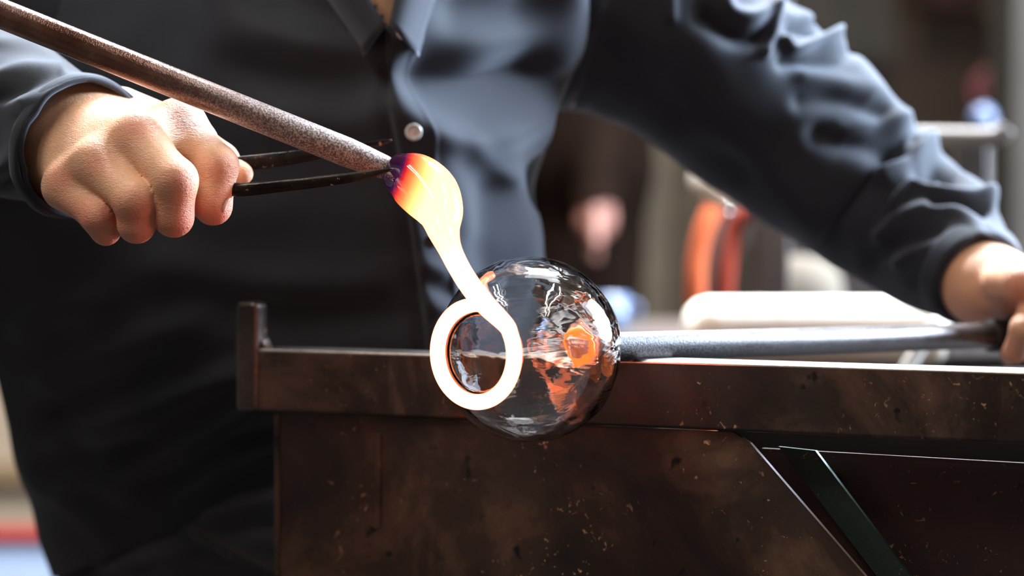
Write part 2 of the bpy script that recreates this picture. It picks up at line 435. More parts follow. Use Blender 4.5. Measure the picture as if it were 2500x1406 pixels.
# recessed black plate added as the gap's shade under the rail; brown rear plate
part(prism('gap_shade_plate', [rhit(1750, 1030, .07), rhit(2650, 1060, .07), rhit(2650, 1150, .07), rhit(1750, 1120, .07)], EY * 0.012, M['black_steel'], None, 0.001), bench)
q = [rhit(1860, 1098, .045), rhit(2500, 1134, .045), rhit(2760, 1148, .045)]
qb0 = q[0].copy(); qb0[2] = zb; qb2 = q[2].copy(); qb2[2] = zb
part(prism('rear_plate', [q[0], q[1], q[2], qb2, qb0], EY * 0.012, M['panel2'], None, 0.001), bench)
lp = [rhit(1860, 1094, .040), rhit(2760, 1145, .040), rhit(2760, 1156, .040), rhit(1860, 1104, .040)]
part(prism('plate_lip', lp, EY * 0.003, M['panel2'], None, 0), bench)
gs = [rhit(1900, 1090, .028), rhit(1990, 1100, .028), rhit(2222, 1406, .028), rhit(2530, 1800, .028), rhit(2440, 1800, .028), rhit(2140, 1406, .028)]
part(tag(prism('diagonal_strut', gs, EY * 0.003, M['green'], None, 0), 'dark green painted strut'), bench)
bp = rhit(2033, 1172, .044)
bo = lathe('bolt', [(-.007, .001), (-.007, .0042), (-.005, .0052), (0.0, .0052), (0.004, .0052)], bp, EY, M['black_steel'], None, 6); part(bo, bench)
# second rail, frame, legs and the seat (mostly hidden behind the plate)
part(box('back_bar', (0.15, 0.46, -.16), (0.98, 0.49, -.12), M['rail'], None, 0.0022, AX, A0), bench)
part(box('seat_board', (-0.42, 0.06, -0.325), (0.34, 0.44, -0.295), M['panel'], None, 0.006, AX, A0), bench)
for (a, b_) in ((0.10, .025), (0.93, .025), (0.20, .46), (0.93, .46)):
    part(box('leg', (a, b_, -ZT), (a + .04, b_ + .03, -RH - .0005 if b_ < .1 else -.1205), M['rail'], None, 0.002, AX, A0), bench)
for (a, b_) in ((-.38, .08), (-.38, .39)):
    part(box('leg', (a, b_, -ZT), (a + .04, b_ + .03, -0.325), M['rail'], None, 0.002, AX, A0), bench)

# ------------------------------------------------------------------ glass vessel
th = math.radians(37)
AXV = np.array([math.sin(th), math.cos(th), 0.008]); AXV /= np.linalg.norm(AXV)     # from mouth towards the punty
BC = P(1292, 853, 1.512); BR = px2m(226, 1.512)
wall = 0.0038
mouth_r = px2m(108, 1.48); L = px2m(203, 1.5)
prof_o = []
a_m = math.asin(min(1, mouth_r / BR)) * 1.12
for a in np.linspace(0.0, math.pi - a_m, 70):       # a measured from punty pole
    prof_o.append((BR * math.cos(a), BR * math.sin(a)))
xl, rl = prof_o[-1]
for k in np.linspace(0.15, 1, 8):
    prof_o.append((xl + (-L - xl) * k, rl + (mouth_r - rl) * (1 - (1 - k) ** 2)))
prof_i = []
for a in np.linspace(0.0, math.pi - a_m, 70):
    r_ = BR - wall - 0.004 * math.exp(-(a / 0.35) ** 2)
    prof_i.append((r_ * math.cos(a) , r_ * math.sin(a)))
xl2, rl2 = prof_i[-1]
for k in np.linspace(0.15, 1, 8):
    prof_i.append((xl2 + (-L - xl2) * k, rl2 + (mouth_r - wall - rl2) * (1 - (1 - k) ** 2)))
prof = [(x, max(r, 1e-5)) for x, r in prof_o] + [(x, max(r, 1e-5)) for x, r in prof_i[::-1]]
vessel = lathe('glass_vessel', prof, BC, AXV, M['glass'], None, 128)
tag(vessel, 'clear round blown glass bowl with its mouth towards the viewer, held on the punty', 'glass bowl')
# gentle optic waves on the wall
v = np.array([x.co[:] for x in vessel.data.vertices]); rel = v - BC
nr_ = rel / (np.linalg.norm(rel, axis=1)[:, None] + 1e-9)
amp = 0.0002 * sines(v, 110, 10, 5) + 0.0002 * sines(v, 260, 10, 6)
v = v + nr_ * amp[:, None]
vessel.data.vertices.foreach_set('co', v.ravel())
# knob of glass and hot seam holding the vessel on the punty
kn = lathe('punty_knob', [(BR - 0.0005, 1e-5), (BR - .0005, .012), (BR + .002, .0128), (BR + .006, .0118), (BR + .010, .0106), (BR + .012, .0100), (BR + .012, 1e-5)], BC, AXV, M['warm_glass'], vessel, 48)
kn['label'] = 'glowing amber glass joint at the back of the bowl'
se = lathe('hot_joint', [(BR - .0045, .0085), (BR - .0025, .0112), (BR - .0005, .0118), (BR - .0025, .0095)], BC, AXV, M['hot_seam'], vessel, 48, closed=True)
se['label'] = 'thin orange glowing ring of the joint'

# ------------------------------------------------------------------ punty
p0 = BC + AXV * (BR + 0.0125)
pa = P(1560, 845.5, 1.575); pb = P(2470, 818, 1.825)
ax = pb - pa; Lp = np.linalg.norm(ax); ax /= Lp
p0 = pa + ax * ((p0 - pa) @ ax)
pr = px2m(36, 1.57)
def rod(name, org, axis, prof, mat, nc=40):
    """lathe whose object X axis runs along the rod (so the material can follow it)"""
    axis = np.array(axis, float); axis /= np.linalg.norm(axis)
    o = lathe(name, prof, np.zeros(3), np.array([1.0, 0, 0]), mat, None, nc)
    q = Vector((1, 0, 0)).rotation_difference(Vector(axis))
    o.rotation_mode = 'QUATERNION'; o.rotation_quaternion = q; o.location = org
    return o
Lt = 1.05
punty = rod('punty_rod', p0, ax, [(0, 1e-5), (0, pr * .93), (.002, pr), (0.2, pr), (0.4, pr), (Lt, pr), (Lt, 1e-5)], M['punty'])
tag(punty, 'dark grey steel punty rod lying across the rail behind the bowl', 'rod')
s_g = (P(2398, 819, 1.81) - p0) @ ax
gr = rod('grip', p0, ax, [(s_g, 1e-5), (s_g, pr * 1.05), (s_g + .004, pr * 1.28), (s_g + .16, pr * 1.28), (s_g + .164, pr * 1.0), (s_g + .164, 1e-5)], M['grip'])
gr['label'] = 'black sleeve grip'
gr.parent = punty; gr.location = (0, 0, 0); gr.rotation_quaternion = (1, 0, 0, 0)

# ------------------------------------------------------------------ blowpipe with molten glass
qa = P(-60, 0, 1.52); qb = P(948, 412, 1.55)
qa = P(20, 40, 1.52)
ax2 = qa - qb; ax2 /= np.linalg.norm(ax2)
r2 = px2m(36, 1.55)
blow = rod('blowpipe', qb, -ax2, [(-1.25, 1e-5), (-1.25, r2), (-.4, r2), (-.2, r2), (-.026, r2 * 1.0), (-.016, r2 * .93), (-.002, r2 * .80), (0, r2 * .74), (0, 1e-5)], M['blowpipe'])
tag(blow, 'brown scaled blowpipe slanting down to the glowing glass', 'pipe')
# molten bit: thick gather, falling strand and the coil round the mouth
RC = BC - AXV * L; RR = px2m(118, 1.475)
pv = np.cross(EZ, AXV); pv /= np.linalg.norm(pv); pv = -pv         # horizontal in the mouth plane, to the right
if pv[0] < 0: pv = -pv
uv = np.cross(pv, AXV); uv = uv if uv[2] > 0 else -uv
RCc = RC - AXV * 0.003
def coil(ph): return RCc + RR * (math.cos(ph) * pv + math.sin(ph) * uv)
ctrl = [(948, 409, 1.552, 30), (957, 413, 1.552, 38), (972, 420, 1.55, 49), (1010, 440, 1.545, 68), (1050, 474, 1.535, 71), (1074, 515, 1.525, 58), (1083, 562, 1.515, 40), (1097, 604, 1.50, 29.5), (1119, 650, 1.487, 26.5), (1148, 697, 1.472, 26), (1184, 742, 1.462, 25)]
C4 = [list(P(x, y, d)) + [px2m(r, d)] for x, y, d, r in ctrl]
rt = px2m(18.5, 1.475)
a0 = math.radians(38)
nco = 26
for i, ph in enumerate(np.linspace(a0, a0 - math.radians(318), nco)):
    C4.append(list(coil(ph)) + [rt * (1.1 if i == 0 else 1.0) * (1.0 if i < nco - 3 else (0.95, 0.85, 0.7)[i - nco + 3])])
NRH, NCH = 330, 40
gh, nh, ch, tth = tube_grid(C4, NRH, NCH)
vv = gh.reshape(-1, 3)
hot_o = mesh('molten_glass', vv, grid_faces(NRH, NCH) + [tuple(range(NCH))[::-1], tuple(range((NRH - 1) * NCH, NRH * NCH))], M['hot'], None)
fixn(hot_o)
tag(hot_o, 'white-hot strand of molten glass running from the blowpipe into a ring on the bowl mouth', 'molten glass')
arc = np.concatenate([[0], np.cumsum(np.linalg.norm(np.diff(ch, axis=0), axis=1))])
# distance measured from the pipe's mouth along its axis, so the cold skin is square to the pipe
sd = (vv - qb) @ (-ax2)
stops = np.array([[-.01, .008, 0.0, .012], [.0035, .010, 0.0, .02], [.006, .05, 0, .06], [.0085, .8, .01, .02], [.0125, 2.6, .30, .07], [.018, 5.5, .95, .26], [.025, 10, 2.2, .72]])
hc = np.stack([np.interp(sd, stops[:, 0], stops[:, k]) for k in (1, 2, 3)], 1)
arcv = np.repeat(arc, NCH)
tot_s = arc[-1]; k2 = smooth01((arcv - 0.035) / 0.05)[:, None]
hotc = np.array([15, 2.6, .80]); ringc = np.array([17, 3.4, 1.5])
hc = np.where(arcv[:, None] > 0.03, hc * (1 - k2) + hotc * k2, hc)
k3 = smooth01((arcv - 0.085) / 0.03)[:, None]; hc = hc * (1 - k3) + ringc * k3
at = hot_o.data.color_attributes.new('glow_color', 'FLOAT_COLOR', 'POINT')
at.data.foreach_set('color', np.concatenate([hc, np.ones((len(hc), 1))], 1).astype(np.float32).ravel())

# ------------------------------------------------------------------ jacks (shears) in the hand
jack = tag(empty('jacks', P(560, 440, 1.55)), 'black steel jacks gripped in the fist, one blade either side of the pipe', 'tool')
def blade(name, ctrl, flat, mat=M['shears']):
    C = [list(P(x, y, d)) + [px2m(r, d)] for x, y, d, r in ctrl]
    g, n, c, t_ = tube_grid(C, 60, 20)
    off_ = g - c[:, None]
    dy = off_ @ FWD
    g = g - dy[..., None] * FWD * (1 - flat)
    o = mesh(name, g.reshape(-1, 3), grid_faces(60, 20) + [tuple(range(20))[::-1], tuple(range(59 * 20, 60 * 20))], mat, None)
    return part(fixn(o), jack)
blade('blade', [(470, 430, 1.55, 17), (560, 462, 1.53, 17), (700, 452, 1.524, 15), (830, 437, 1.52, 13), (910, 424, 1.519, 9), (952, 414, 1.519, 4), (960, 411, 1.519, 1.5)], .45)
blade('blade', [(470, 410, 1.585, 16), (560, 402, 1.585, 18), (690, 388, 1.587, 17), (780, 374, 1.589, 14), (870, 360, 1.592, 11), (935, 347, 1.594, 6), (957, 342, 1.594, 2)], .45)
C = [list(P(x, y, d)) + [.0035] for x, y, d in ((470, 430, 1.55), (380, 432, 1.545), (290, 440, 1.55), (250, 440, 1.565), (290, 432, 1.582), (380, 418, 1.585), (470, 410, 1.585))]
part(tube('spring_bow', C, M['shears'], None, 50, 14), jack)

# ------------------------------------------------------------------ the glassblower: body
def J(px, py, d): return P(px, py, d).astype(np.float32)
hips = J(690, 1640, 1.97)
rh = {'w': J(150, 350, 1.625)}
def right_hand(X):
    r = lambda v, d=1.52: px2m(v, d)
    wr = J(186, 352, 1.605); wr0 = J(20, 250, 1.665)
    mcp = [J(440, 300, 1.562), J(335, 343, 1.532), J(240, 402, 1.532), J(160, 456, 1.545)]
    pip = [J(532, 405, 1.530), J(428, 440, 1.505), J(330, 490, 1.508), J(243, 530, 1.522)]
    dip = [J(520, 503, 1.532), J(424, 530, 1.512), J(333, 548, 1.513), J(258, 562, 1.525)]
    tip = [J(478, 488, 1.556), J(392, 502, 1.545), J(310, 515, 1.545), J(246, 535, 1.55)]
    rm = [r(57), r(62), r(60), r(52)]; rp = [r(50), r(54), r(52), r(44)]; rd = [r(46), r(48), r(45), r(36)]
    palm = rcone(X, wr0, wr, r(140), r(156))
    cen = J(270, 395, 1.585)
    palm = smin(palm, rcone(X, wr, cen, r(146), r(104)), .014)
    for m_, q in zip(mcp, rm): palm = smin(palm, rcone(X, wr + (m_ - wr) * .35, m_, q * 1.35, q * .97), .016)
    for i in range(4):
        palm = smin(palm, rcone(X, mcp[i], mcp[i] + (pip[i] - mcp[i]) * .42 + np.array([0, .004, 0], np.float32), rm[i] * .98, rp[i] * .92), .008)
    for i in range(3):
        w0 = (mcp[i] + mcp[i + 1]) / 2; w1 = (mcp[i] + (pip[i] - mcp[i]) * .42 + mcp[i + 1] + (pip[i + 1] - mcp[i + 1]) * .42) / 2
        palm = smin(palm, rcone(X, w0 + np.array([0, .004, 0], np.float32), w1 + np.array([0, .007, 0], np.float32), r(50), r(38)), .008)
    # web of flesh between thumb and forefinger, thumb behind
    th0 = J(300, 270, 1.61); th1 = J(440, 320, 1.61); th2 = J(540, 390, 1.60); th3 = J(592, 424, 1.582)
    thumb = smin(smin(rcone(X, th0, th1, r(60), r(52)), rcone(X, th1, th2, r(50), r(44)), .005), rcone(X, th2, th3, r(40), r(28)), .004)
    palm = smin(palm, thumb, .010)
    out = palm
    for i in range(4):
        f = smin(rcone(X, mcp[i], pip[i], rm[i] * .88, rp[i]), rcone(X, pip[i], dip[i], rp[i] * .97, rd[i]), .004)
        f = smin(f, rcone(X, dip[i], tip[i], rd[i] * .97, rd[i] * .8), .003)
        # knuckle creases on the back of the last joint
        cz = dip[i] + (pip[i] - dip[i]) * .18
        out_i = smin(palm, f, .006)
        out = np.minimum(out, out_i)
    return out
RH_KN = [(440, 292, 1.55), (325, 325, 1.52), (228, 392, 1.51), (150, 440, 1.53), (428, 440, 1.49), (532, 405, 1.51), (330, 490, 1.49), (243, 530, 1.5), (515, 530, 1.52), (424, 560, 1.5), (333, 580, 1.5)]
def left_hand(X):
    r = lambda v, d=1.83: px2m(v, d)
    wr0 = J(2290, 600, 1.92); wr = J(2400, 692, 1.855)
    mcp = [J(2590, 752, 1.815), J(2640, 735, 1.845), J(2668, 728, 1.875), J(2680, 735, 1.90)]
    mcp = [J(2530, 745, 1.80), J(2575, 735, 1.825), J(2620, 735, 1.852), J(2655, 745, 1.878)]
    pip = [J(2500, 800, 1.772), J(2560, 790, 1.785), J(2625, 785, 1.80), J(2680, 790, 1.822)]
    dip = [J(2478, 858, 1.785), J(2545, 858, 1.795), J(2615, 858, 1.81), J(2675, 850, 1.83)]
    tip = [J(2462, 868, 1.815), J(2535, 870, 1.83), J(2605, 868, 1.845), J(2670, 862, 1.86)]
    palm = rcone(X, wr0, wr, r(100), r(100))
    palm = smin(palm, rcone(X, wr, J(2480, 705, 1.85), r(98), r(82)), .01)
    for m_ in mcp: palm = smin(palm, rcone(X, wr + (m_ - wr) * .4, m_, r(58), r(38)), .01)
    th = smin(rcone(X, J(2450, 690, 1.815), J(2500, 690, 1.79), r(52), r(50)), rcone(X, J(2500, 690, 1.79), J(2600, 720, 1.775), r(48), r(40)), .006)
    th = smin(th, rcone(X, J(2600, 720, 1.775), J(2690, 770, 1.78), r(38), r(30)), .005)
    palm = smin(palm, th, .006)
    out = palm
    for i in range(4):
        f = smin(rcone(X, mcp[i], pip[i], r(36), r(32)), rcone(X, pip[i], dip[i], r(31), r(28)), .004)
        f = smin(f, rcone(X, dip[i], tip[i], r(28), r(23)), .003)
        out = np.minimum(out, smin(palm, f, .005))
    return out
def trunk(X):
    chest = J(720, 500, 1.905); waist = J(700, 1050, 1.92)
    out = rcone(X, hips + EY * .06, waist + EY * .08, .10, .085)
    out = smin(out, rcone(X, waist + EY * .08, chest, .085, .115), .05)
    out = smin(out, rcone(X, chest, J(850, -40, 1.86), .115, .075), .05); out = smin(out, rcone(X, J(925, 90, 1.772), J(955, -320, 1.768), .052, .052), .02)
    shl = J(1500, 40, 1.89); shr = J(190, 40, 1.92)
    out = smin(out, rcone(X, J(1050, 60, 1.89), shl, .075, .06), .04); out = smin(out, rcone(X, J(500, 60, 1.9), shr, .075, .06), .04)
    el = J(2110, 430, 2.0); er = J(-560, 120, 1.87)
    out = smin(out, rcone(X, shl, el, .055, .042), .03); out = smin(out, rcone(X, el, J(2300, 605, 1.915), .042, .03), .015)
    out = smin(out, rcone(X, shr, er, .055, .042), .03); out = smin(out, rcone(X, er, J(30, 255, 1.66), .042, .033), .015)
    nb = J(880, -60, 1.83); hd = J(960, -560, 1.74)
    out = smin(out, rcone(X, nb, J(940, -400, 1.76), .066, .055), .03)
    # head, tilted forward and looking at the work
    f = (J(1170, -380, 1.60) - hd); f = f / np.linalg.norm(f)
    upv = np.array([0, 0, 1.0]) - f * f[2]; upv /= np.linalg.norm(upv); sv = np.cross(f, upv)
    R = np.stack([sv, f, upv], 1)
    head = ellip(X, hd + upv * .02, (.078, .098, .095), R)
    head = smin(head, ellip(X, hd + f * .045 - upv * .06, (.05, .05, .05), R), .03)
    head = smin(head, rcone(X, hd + f * .092 + upv * .01, hd + f * .112 - upv * .025, .009, .015), .012)
    for s in (-1, 1):
        head = smin(head, ellip(X, hd + sv * s * .08 - f * .005 - upv * .01, (.012, .022, .034), R), .008)
        head = np.maximum(head, -ellip(X, hd + sv * s * .033 + f * .10 + upv * .012, (.016, .012, .010), R) - .002)
        head = smin(head, ellip(X, hd + sv * s * .033 + f * .082 + upv * .012, (.013, .013, .013), R), .003)
    head = smin(head, rcone(X, hd + f * .094 - upv * .055 - sv * .02, hd + f * .094 - upv * .055 + sv * .02, .006, .006), .006)
    out = smin(out, head, .02)
    # legs, hidden behind the bench plate
    for s in (0, 1):
        h_ = hips + EY * (.02 + .15 * s) * 1.0 - EY * .04; kn_ = h_ + EX * .40 - EZ * .02 + EY * .03 * s
        out = smin(out, rcone(X, h_, kn_, .078, .055), .03)
        out = smin(out, rcone(X, kn_, kn_ * np.array([1, 1, 0]) + EZ * .09 - EX * .03, .052, .036), .015)
        ft = kn_ * np.array([1, 1, 0]) + EZ * .045 - EX * .05
        out = smin(out, rcone(X, ft, ft + EX * .19 - EZ * .012, .036, .026), .015)
    return out
vR, qR = sdf_verts(right_hand, J(-90, 120, 1.75) - .06, J(660, 640, 1.44) * 0 + np.array([P(660, 0, 1.5)[0], P(0, 0, 1.72)[1], P(0, 120, 1.6)[2]]) + .0, 0.0017) if False else (None, None)
def bounds(pts, pad):
    a = np.array(pts); return a.min(0) - pad, a.max(0) + pad
lo, hi = bounds([J(60, 280, 1.65), J(592, 424, 1.60), J(440, 200, 1.6), J(250, 610, 1.52), J(530, 520, 1.48)], .02)
vR, qR = sdf_verts(right_hand, lo, hi, 0.0016)
lo, hi = bounds([J(2330, 620, 1.92), J(2700, 720, 1.77), J(2680, 870, 1.86), J(2480, 880, 1.77)], .025)
vL, qL = sdf_verts(left_hand, lo, hi, 0.0022)
lo, hi = bounds([J(-620, 0, 1.9), J(2350, 0, 2.0), J(960, -960, 1.74), hips + EX * .62, hips - EZ * 9 * 0, hips + EY * .3], .10)
lo[2] = 0.002
vT, qT = sdf_verts(trunk, lo, hi, 0.008)
vb = np.concatenate([vT, vR, vL]); fb = np.concatenate([qT, qR + len(vT), qL + len(vT) + len(vR)])
body = mesh('person', vb, fb, M['skin'], None)
fixn(body)
tag(body, 'seated glassblower in a dark navy work shirt holding jacks and the punty', 'person')
bl = np.zeros(len(vb))
for (x, y, d) in RH_KN:
    bl = np.maximum(bl, 0.8 * np.exp(-(np.linalg.norm(vb - P(x, y, d), axis=1) / .0105) ** 2))
for (x, y, d) in ((2490, 700, 1.77), (2470, 860, 1.79), (2530, 860, 1.79)):
    bl = np.maximum(bl, 0.8 * np.exp(-(np.linalg.norm(vb - P(x, y, d), axis=1) / .016) ** 2))
bx, by, bd = proj(vb)
bl = np.maximum(bl, 0.75 * ((by > 470) & (bx < 640) & (bd < 1.6)) * smooth01((by - 440) / 90))  # lower fingers reddened: glow of the molten glass put into the skin colour
at = body.data.attributes.new('redness', 'FLOAT', 'POINT'); at.data.foreach_set('value', bl.astype(np.float32))
# forefinger nail seen edge-on
nl = lathe('fingernail', [(0, 1e-5), (.0003, .0035), (0, .0058), (-.0008, .0064), (-.0012, .0058), (-.0012, 1e-5)], P(557, 505, 1.528), np.array([.85, -.15, -.35]), M['nail'], None, 20)
part(nl, body)

# ------------------------------------------------------------------ the shirt
shirt_v, shirt_f = [], []
def add_grid(g, wrap=True, keep=None):
    nr, nc = g.shape[:2]; b0 = sum(len(v) for v in shirt_v)
    f = np.array(grid_faces(nr, nc, wrap))
    if keep is not None: f = f[keep.ravel()[f].all(1)]
    shirt_v.append(g.reshape(-1, 3)); shirt_f.append(f + b0)
# torso table: photo row, left edge, right edge, depth of the axis, half depth
TT = np.array([
    (-330, 640, 1120, 1.86, .085), (-240, 420, 1320, 1.87, .10), (-130, 170, 1440, 1.875, .122), (0, 40, 1418, 1.88, .140), (110, -10, 1408, 1.88, .152), (200, -40, 1396, 1.88, .157),
    (262, -52, 1365, 1.88, .158), (300, -60, 1338, 1.88, .157), (350, -66, 1341, 1.88, .156), (400, -74, 1318, 1.88, .155), (450, -78, 1300, 1.88, .156), (520, -80, 1304, 1.88, .158), (600, -78, 1322, 1.885, .16),
    (700, -60, 1335, 1.89, .163), (850, -30, 1330, 1.895, .166), (1000, 8, 1320, 1.90, .17), (1170, 58, 1300, 1.905, .172), (1300, 97, 1290, 1.905, .17), (1460, 150, 1290, 1.91, .165)], float)
TT[:, 3] += (TT[:, 0] - 600) * 7e-5
AP = np.array([(-330, 900), (-100, 935), (0, 940), (250, 950), (400, 978), (560, 1005), (760, 1033), (860, 1046), (1100, 1062), (1460, 1080)], float)
NRT, NCT = 330, 420
tt = np.linspace(0, 1, NRT)
uu = np.linspace(0, 2 * np.pi, NCT, endpoint=False)
hemy = lambda px: 1345 - 0.40 * (px - 300)
# front: u in [0,pi] from right edge to left edge
PXg = np.zeros((NRT, NCT)); PYg = np.zeros_like(PXg); Dg = np.zeros_like(PXg)
pyr = -330 + tt * 1730
TI = np.stack([np.interp(pyr, TT[:, 0], TT[:, k]) for k in (1, 2, 3, 4)] + [np.interp(pyr, AP[:, 0], AP[:, 1])], 1)
for _ in range(40): TI[1:-1] = (TI[:-2] + 2 * TI[1:-1] + TI[2:]) / 4
for i, t_ in enumerate(tt):
    py0 = -330 + t_ * (1400 + 330)
    for it in range(1):
        L_, R_, dc, b_, ap = TI[i]
        cs = np.cos(uu)
        front = uu <= np.pi
        x = np.where(cs > 0, ap + cs * (R_ - ap), ap + cs * (ap - L_))
        s = np.abs(cs)
        pf = np.where(cs > 0, np.sqrt(np.clip(1 - s ** 1.28, 0, 1)), (1 - np.clip(s, 0, 1)) ** 0.62 * (0.86 + .14 * (1 - s)) )
        pf = np.where(cs > 0, pf, np.clip(1 - s ** 1.25, 0, 1) ** 0.75)
        dd = np.where(front, dc - b_ * pf, dc + b_ * 0.8 * np.sqrt(np.clip(1 - s ** 2.2, 0, 1)))
        PXg[i] = x; Dg[i] = dd
    PYg[i] = py0
# hem runs lower towards his back
k = smooth01((PYg - 900) / 500)
PYg = PYg + k * (np.clip(hemy(PXg), 1120, 1440) - 1400) * 1.0
tg = Pa(PXg, PYg, Dg)
n_ = grid_normals(tg)
cen = tg.mean(1, keepdims=True)
if ((n_ * (tg - cen)).sum(-1)).mean() < 0: n_ = -n_
TF = [
    # swag over the chest: belly of cloth above, tuck, bright roll under it
    ([(1378, -60), (1382, 60), (1374, 150)], 34, .012), ([(1050, 190), (1180, 205), (1310, 185)], 64, -.024), ([(1130, 20), (1280, 20)], 60, -.012),
    ([(965, 225), (1045, 312), (1150, 342), (1275, 305), (1398, 235)], 40, .010),
    ([(1320, 390), (1290, 430), (1290, 480)], 20, -.010), ([(1345, 330), (1335, 380)], 24, .006), ([(1240, 420), (1262, 520), (1275, 640)], 34, .007), ([(1180, 470), (1170, 600), (1200, 720)], 36, -.006),
    ([(1080, 400), (1120, 470), (1140, 560)], 30, .003), ([(1030, 640), (1075, 660)], 14, .004), ([(1035, 690), (1080, 705)], 14, -.004), ([(1040, 740), (1090, 760)], 16, .004),
    ([(1140, 350), (1230, 440)], 20, .003),
    # upper left chest
    ([(530, -60), (560, 30), (640, 85), (760, 110)], 60, .012), ([(660, -40), (760, 30), (900, 60)], 46, -.010), ([(600, 160), (760, 190), (930, 190)], 60, -.010), ([(620, 20), (690, 80)], 20, .003), ([(690, 10), (760, 80)], 18, -.003),
    ([(700, 280), (850, 300), (935, 270)], 40, .005),
    # lower left: long slanting drag folds
    ([(120, 930), (300, 850), (480, 770)], 40, .007), ([(150, 1010), (330, 930), (600, 880)], 38, -.008), ([(250, 1060), (400, 970), (580, 905), (680, 905)], 34, .008), ([(330, 1110), (500, 1010), (680, 930)], 34, -.007),
    ([(330, 1150), (480, 1080), (560, 1020), (660, 960)], 26, .007), ([(430, 1180), (560, 1090), (680, 1060)], 26, -.006), ([(470, 1200), (600, 1120), (690, 1090)], 24, .006), ([(140, 1080), (220, 1030), (330, 1000)], 28, .005), ([(100, 1150), (220, 1110), (330, 1090)], 26, -.005),
    ([(170, 1200), (250, 1180), (330, 1210)], 24, .005), ([(60, 800), (130, 760), (240, 740)], 40, .006), ([(400, 640), (640, 690), (900, 690)], 50, .005), ([(450, 740), (700, 780), (950, 760)], 50, -.006), ([(90, 1180), (190, 1240), (280, 1330)], 22, .005),
]
qx, qy, _ = proj(tg)
face = smooth01((-(n_ @ FWD) - 0.02) / 0.25)
disp = folds(qx, qy, TF) * face
for _ in range(12):
    disp = (np.roll(disp, 1, 1) + 2 * disp + np.roll(disp, -1, 1)) / 4
    disp[1:-1] = (disp[:-2] + 2 * disp[1:-1] + disp[2:]) / 4
disp += .0022 * sines(tg, 34, 16, 3, np.array([1, 1, .6])) + .0010 * sines(tg, 85, 16, 4)
# placket: the button side overlaps, a crisp edge
apx = np.interp(qy, AP[:, 0], AP[:, 1])
edge = smooth01((qx - apx + 3) / 9) * face
disp += .0035 * edge - .0055 * np.exp(-((qx - apx + 16) / 15) ** 2) * face + .0012 * np.exp(-((qx - apx - 74) / 5) ** 2) * face * (qy > 60)
tg2 = tg + n_ * disp[..., None]
# open neck
vl = np.interp(qy, [-330, -60, 56], [760, 868, 948]); vr = np.interp(qy, [-330, -60, 56], [1010, 975, 950])
hole = (qx > vl) & (qx < vr) & (qy < 54) & (face > .3)
add_grid(tg2, True, ~hole)

def sleeve(ctrl, fl, nr=300, nc=260, cuff_px=40, seed=3, rough=1.0, inset=.03, stretch=None):
    C = [list(P(x, y, d)) + [px2m(r, d)] for x, y, d, r in ctrl]
    g, n, c, t_ = tube_grid(C, nr, nc)
    qx, qy, _ = proj(g)
    face = smooth01((-(n @ FWD) + 0.05) / 0.3)
    dsp = folds(qx, qy, fl) * face + rough * (.0026 * sines(g, 42, 16, seed) + .0012 * sines(g, 100, 16, seed + 1))
    ln = np.concatenate([[0], np.cumsum(np.linalg.norm(np.diff(c, axis=0), axis=1))]); back = ln[-1] - ln
    dsp *= (0.25 + 0.75 * smooth01((back - .004) / .03))[:, None]
    g2 = g + n * dsp[..., None]
    # turned-in edge
    rows = [g2]
    for k_, (ins, bk) in enumerate(((.0016, -.0012), (.0034, .001), (.0045, inset))):
        j = np.searchsorted(-back, -max(bk, 0)) if bk > .002 else nr - 1
        j = min(j, nr - 1)
        rows.append((g2[j] - n[j] * ins + (t_[-1] * .0008 if bk < 0 else 0))[None])
    return np.concatenate(rows, 0), back
LS = [(1230, -40, 1.88, 120), (1330, -45, 1.89, 270), (1430, -40, 1.90, 325), (1560, 20, 1.90, 300), (1690, 120, 1.91, 262), (1830, 235, 1.93, 240), (1985, 365, 1.95, 222), (2120, 470, 1.955, 200), (2240, 560, 1.93, 186), (2330, 632, 1.89, 152), (2392, 684, 1.855, 116)]
LF = [
    ([(1755, -60), (1775, 22), (1830, 42), (1880, 20)], 22, .010), ([(1720, 40), (1800, 90), (1860, 90)], 24, -.010), ([(1890, 0), (1893, 60), (1868, 125)], 13, .007), ([(1640, -20), (1640, 40)], 14, .005),
    ([(1918, 95), (1945, 118), (2000, 98), (2045, 88)], 13, .008), ([(1945, 60), (2000, 66), (2030, 50)], 17, -.010), ([(1920, 150), (1990, 150), (2060, 140)], 18, -.007), ([(1965, 0), (1985, 40)], 16, .006),
    ([(2040, 100), (2095, 160), (2150, 240), (2200, 290)], 30, .008), ([(1970, 180), (2040, 200), (2110, 240)], 26, .005), ([(1960, 250), (2060, 240), (2140, 280)], 24, -.005), ([(2060, 320), (2130, 300), (2200, 310)], 26, .007), ([(2000, 330), (2100, 360), (2160, 380)], 30, -.006),
    ([(2165, 430), (2215, 380), (2262, 342), (2320, 332)], 24, .012), ([(2235, 350), (2215, 380), (2170, 400)], 14, -.008), ([(2255, 420), (2290, 398), (2330, 425)], 24, -.016), ([(2345, 360), (2385, 430), (2420, 500)], 22, .010),
    ([(2195, 500), (2235, 452), (2262, 470), (2330, 478), (2420, 492)], 13, .008), ([(2285, 500), (2350, 505), (2400, 520)], 13, -.009), ([(2160, 580), (2215, 530), (2300, 512), (2370, 545), (2420, 600)], 18, .007), ([(2130, 640), (2210, 590), (2290, 570)], 24, -.006),
    ([(2200, 640), (2290, 590), (2390, 575)], 16, .005), ([(2240, 690), (2320, 620), (2420, 600)], 15, -.004), ([(1480, 120), (1640, 280), (1800, 420)], 50, -.006), ([(1700, 330), (1880, 420), (2000, 560)], 50, .006)]
g, back = sleeve(LS, LF, seed=11)
add_grid(g)
